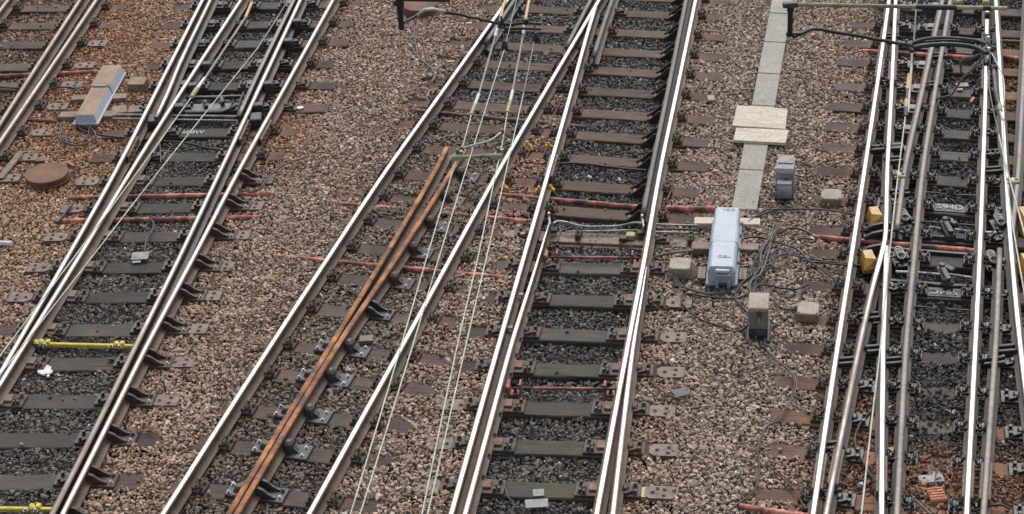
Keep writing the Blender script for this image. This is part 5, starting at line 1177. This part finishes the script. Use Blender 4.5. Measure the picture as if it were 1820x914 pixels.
# ------------------------------------------------------------------ the ground and the ballast
def ground():
    mb = MB(); s = 140; mb.slab([(-s, -20), (s, -20), (s, 260), (-s, 260)], 'ground', -.5, -.13); o = link('ground', mb.mesh('ground')); tag(o, kind='structure')
ground()
def ballast():
    m = []
    for i in range(28):
        bm = bmesh.new(); r = random.Random(100 + i)
        for _ in range(r.choice((9, 10, 11, 12, 13))):
            v = Vector((r.gauss(0, 1), r.gauss(0, 1), r.gauss(0, 1))).normalized() * r.uniform(.8, 1.05)
            bm.verts.new((v.x * r.uniform(.95, 1.1), v.y * r.uniform(.65, .9), v.z * r.uniform(.5, .72)))
        res = bmesh.ops.convex_hull(bm, input=bm.verts)
        bmesh.ops.delete(bm, geom=[g for g in res['geom_interior'] if isinstance(g, bmesh.types.BMVert)], context='VERTS')
        bm.verts.ensure_lookup_table(); bm.verts.index_update()
        V = np.array([v.co[:] for v in bm.verts]); Fc = np.array([[v.index for v in f.verts] for f in bm.faces]); bm.free(); m.append((V, Fc))
    sp = .0345
    cor = [gp(*q) for q in ((-130, -75), (1950, -75), (1950, 1000), (-130, 1000))]
    x0, x1 = min(c.x for c in cor), max(c.x for c in cor); y0, y1 = min(c.y for c in cor), max(c.y for c in cor)
    gx, gy = np.meshgrid(np.arange(x0, x1, sp), np.arange(y0, y1, sp)); X = gx.ravel() + RNG.uniform(-.55, .55, gx.size) * sp; Y = gy.ravel() + RNG.uniform(-.55, .55, gx.size) * sp
    qx, qy = px(X, Y, 0.); k = (qx > -115) & (qx < 1935) & (qy > -70) & (qy < 985); X, Y = X[k], Y[k]; qx, qy = qx[k], qy[k]
    oil, rust = zones(X, Y)
    n1 = lownoise(X, Y, 21, fmax=1.6); n2 = lownoise(X * 5, Y * 5, 22)
    # ballast level: low between the rails, heaped in the six-foot
    lev = -.030 - .055 * oil + .016 * n1 + .008 * n2
    def bt(a, b, ya, yb): return (qx > xat(a, qy)) & (qx < xat(b, qy)) & (qy > ya) & (qy < yb)
    wide = sstep(95, 165, qx - xat('B4', qy)) * sstep(0, 50, xat('C1', qy) - qx); lev += wide * .045
    six = sstep(95, 160, qx - xat('D2', qy)) * sstep(85, 150, xat('G1', qy) - qx); lev += six * .02 * sstep(250, 300, qy + 0 * qx) + six * .015
    lev[bt('D1', 'D2', 390, 1000)] += .006
    lev += .010
    lev[bt('C1', 'D3', -200, 385)] += .030
    lev[bt('C1', 'C2', 330, 1000)] += .035
    lev[bt('C2', 'D1', 420, 1000)] += .032
    lev[bt('B1', 'B4', 250, 1000)] += .035
    lev[bt('G4', 'G5', 190, 380)] += .03
    lev[bt('G4', 'G5', 560, 1000)] += .085
    lev[bt('G5', 'G6', 560, 1000)] += .05
    lev[bt('G1', 'G4', 560, 1000)] += .025
    keep = np.ones(len(X), bool)
    size = np.clip(RNG.lognormal(math.log(.0258), .30, len(X)), .015, .046)
    under = np.zeros(len(X), bool)
    for cx_, cy_, dx, dy, hl, hw in SLEEPERS:
        u = (X - cx_) * dx + (Y - cy_) * dy; v = -(X - cx_) * dy + (Y - cy_) * dx
        under |= (np.abs(u) < hl - .01 - RNG.uniform(0, 1, len(X)) ** 2 * .06 * (lev > -.05)) & (np.abs(v) < hw + size * .35 - .012 - RNG.uniform(0, 1, len(X)) ** 2 * .045 * (lev > -.05))
    stray = RNG.uniform(0, 1, len(X)) < np.where(lev > -.005, .022, .006) + .25 * ((qx > xat('G4', qy)) & (qx < xat('G5', qy)) & (qy > 690))
    keep &= ~(under & ~stray)
    Z = lev + RNG.uniform(-.016, .016, len(X)); Z[under & stray] = size[under & stray] * .5
    # keep stones off the rail bases and out of the boxes
    X, Y, Z, size, oil, rust, n2, qx, qy = [a[keep] for a in (X, Y, Z, size, oil, rust, n2, qx, qy)]
    n = len(X)
    # stone colours
    t = RNG.uniform(0, 1, n); h = RNG.uniform(0, 1, n)
    tan = np.array((.380, .268, .190)); grey = np.array((.330, .262, .209)); pale = np.array((.46, .385, .32)); brown = np.array((.28, .186, .135)); rustc = np.array((.30, .135, .075))
    c = np.where((h < .42)[:, None], tan, np.where((h < .74)[:, None], grey, np.where((h < .84)[:, None], pale, brown)))
    right = sstep(1100, 1300, qx) * sstep(1500, 1400, qx); left = sstep(480, 230, qx) * (.25 + .75 * sstep(640, 330, qy))
    c = c * (1 - .45 * right[:, None]) + (.45 * right)[:, None] * np.array((.350, .287, .243))
    c = c * (1 - .5 * left[:, None]) + (.5 * left)[:, None] * np.array((.43, .26, .15))
    rj = np.clip(rust * RNG.uniform(.4, 1.3, n), 0, .9)[:, None]; c = c * (1 - rj) + rustc * rj
    blk = np.where((h < .5)[:, None], np.array((.062, .061, .062)), np.where((h < .85)[:, None], np.array((.088, .085, .083)), np.array((.13, .118, .105))))
    blk = blk * (1 - .28 * sstep(-10, 20, qx - xat('G1', qy)))[:, None]
    rg = np.clip(rust * 1.1, 0, .85)[:, None]; blk = blk * (1 - rg) + np.array((.15, .082, .052)) * rg
    oj = np.clip(oil * 1.08 + RNG.normal(0, .10, n), 0, 1)[:, None]
    c = c * (1 - oj) + blk * oj
    c *= np.exp(RNG.normal(0, .17, n))[:, None]
    fl = RNG.uniform(0, 1, n); c[fl < .008] = np.array((.55, .52, .49)); c[fl > .985] *= .45
    # rotations: random yaw, tilted so the stones tumble
    q = RNG.normal(0, 1, (n, 4)); q[:, 1:3] *= .40; q /= np.linalg.norm(q, axis=1)[:, None]
    w, a, b, d = q.T
    R = np.stack([1 - 2 * (b * b + d * d), 2 * (a * b - d * w), 2 * (a * d + b * w), 2 * (a * b + d * w), 1 - 2 * (a * a + d * d), 2 * (b * d - a * w), 2 * (a * d - b * w), 2 * (b * d + a * w), 1 - 2 * (a * a + b * b)], 1).reshape(n, 3, 3)
    var = RNG.integers(0, len(m), n); AV, AF, AC = [], [], []; off = 0
    P = np.stack([X, Y, Z], 1)
    for i, (V, Fc) in enumerate(m):
        s = np.where(var == i)[0]
        if not len(s): continue
        W = np.einsum('nij,vj->nvi', R[s], V) * size[s][:, None, None] * 1.18 + P[s][:, None, :]
        nv = len(V); AV.append(W.reshape(-1, 3)); AF.append((Fc[None] + (np.arange(len(s)) * nv)[:, None, None] + off).reshape(-1, 3)); off += nv * len(s)
        AC.append(np.repeat(c[s], nv, 0))
    V = np.concatenate(AV).astype(np.float32); Fc = np.concatenate(AF).astype(np.int32); Cc_ = np.concatenate(AC)
    me = bpy.data.meshes.new('ballast'); me.vertices.add(len(V)); me.vertices.foreach_set('co', V.ravel())
    me.loops.add(Fc.size); me.loops.foreach_set('vertex_index', Fc.ravel())
    me.polygons.add(len(Fc)); me.polygons.foreach_set('loop_start', np.arange(0, Fc.size, 3, dtype=np.int32))
    me.materials.append(M['stone'])
    ca = me.attributes.new('tint', 'FLOAT_COLOR', 'POINT'); ca.data.foreach_set('color', np.hstack([Cc_, np.ones((len(Cc_), 1))]).astype(np.float32).ravel())
    me.update(); me.shade_flat()
    o = link('ballast', me); tag(o, 'loose angular stones filling the spaces between the sleepers', 'ballast', kind='stuff')
    print('stones', n, 'tris', len(Fc))
ballast()
# ------------------------------------------------------------------ light, sky, camera
w = bpy.data.worlds.new('World'); scene.world = w; w.use_nodes = True; nt = w.node_tree
bg = nt.nodes['Background']; sky = nt.nodes.new('ShaderNodeTexSky'); sky.sky_type = 'NISHITA'; sky.sun_disc = False
SE, SA = math.radians(52), math.radians(12)          # sun ahead of the photographer, veiled by cloud
sky.sun_elevation = SE; sky.sun_rotation = SA; sky.air_density = 1.0; sky.dust_density = 4.0; sky.ozone_density = .6
hs = nt.nodes.new('ShaderNodeHueSaturation'); hs.inputs['Saturation'].default_value = .30
nt.links.new(sky.outputs[0], hs.inputs['Color']); nt.links.new(hs.outputs[0], bg.inputs['Color']); bg.inputs['Strength'].default_value = .15
sl = bpy.data.lights.new('sun', 'SUN'); sl.energy = .9; sl.angle = math.radians(45); sl.color = (1, .97, .93)
so = bpy.data.objects.new('sun', sl); COL.objects.link(so)
sdir = Vector((math.sin(SA) * math.cos(SE), math.cos(SA) * math.cos(SE), math.sin(SE)))
so.rotation_euler = sdir.to_track_quat('Z', 'Y').to_euler(); so.location = (0, 20, 30)
cam = bpy.data.cameras.new('camera'); co = bpy.data.objects.new('camera', cam); COL.objects.link(co); scene.camera = co
cam.sensor_fit = 'HORIZONTAL'; cam.sensor_width = 36; cam.lens = 36 * F / 1820; cam.clip_start = .1; cam.clip_end = 1000
rt = Vector((1, 0, 0)); dn = Vector((0, -sd, -cd)); fw = Vector((0, cd, -sd))
X_ = rt * cr - dn * sr; D_ = rt * sr + dn * cr
co.matrix_world = Matrix(((X_.x, -D_.x, -fw.x, 0), (X_.y, -D_.y, -fw.y, 0), (X_.z, -D_.z, -fw.z, H), (0, 0, 0, 1)))
vs_ = scene.view_settings; vs_.view_transform = 'Standard'; vs_.look = 'None'; vs_.gamma = 1; vs_.use_curve_mapping = False; vs_.exposure = .45
scene.cycles.max_bounces = 6; scene.cycles.use_denoising = True
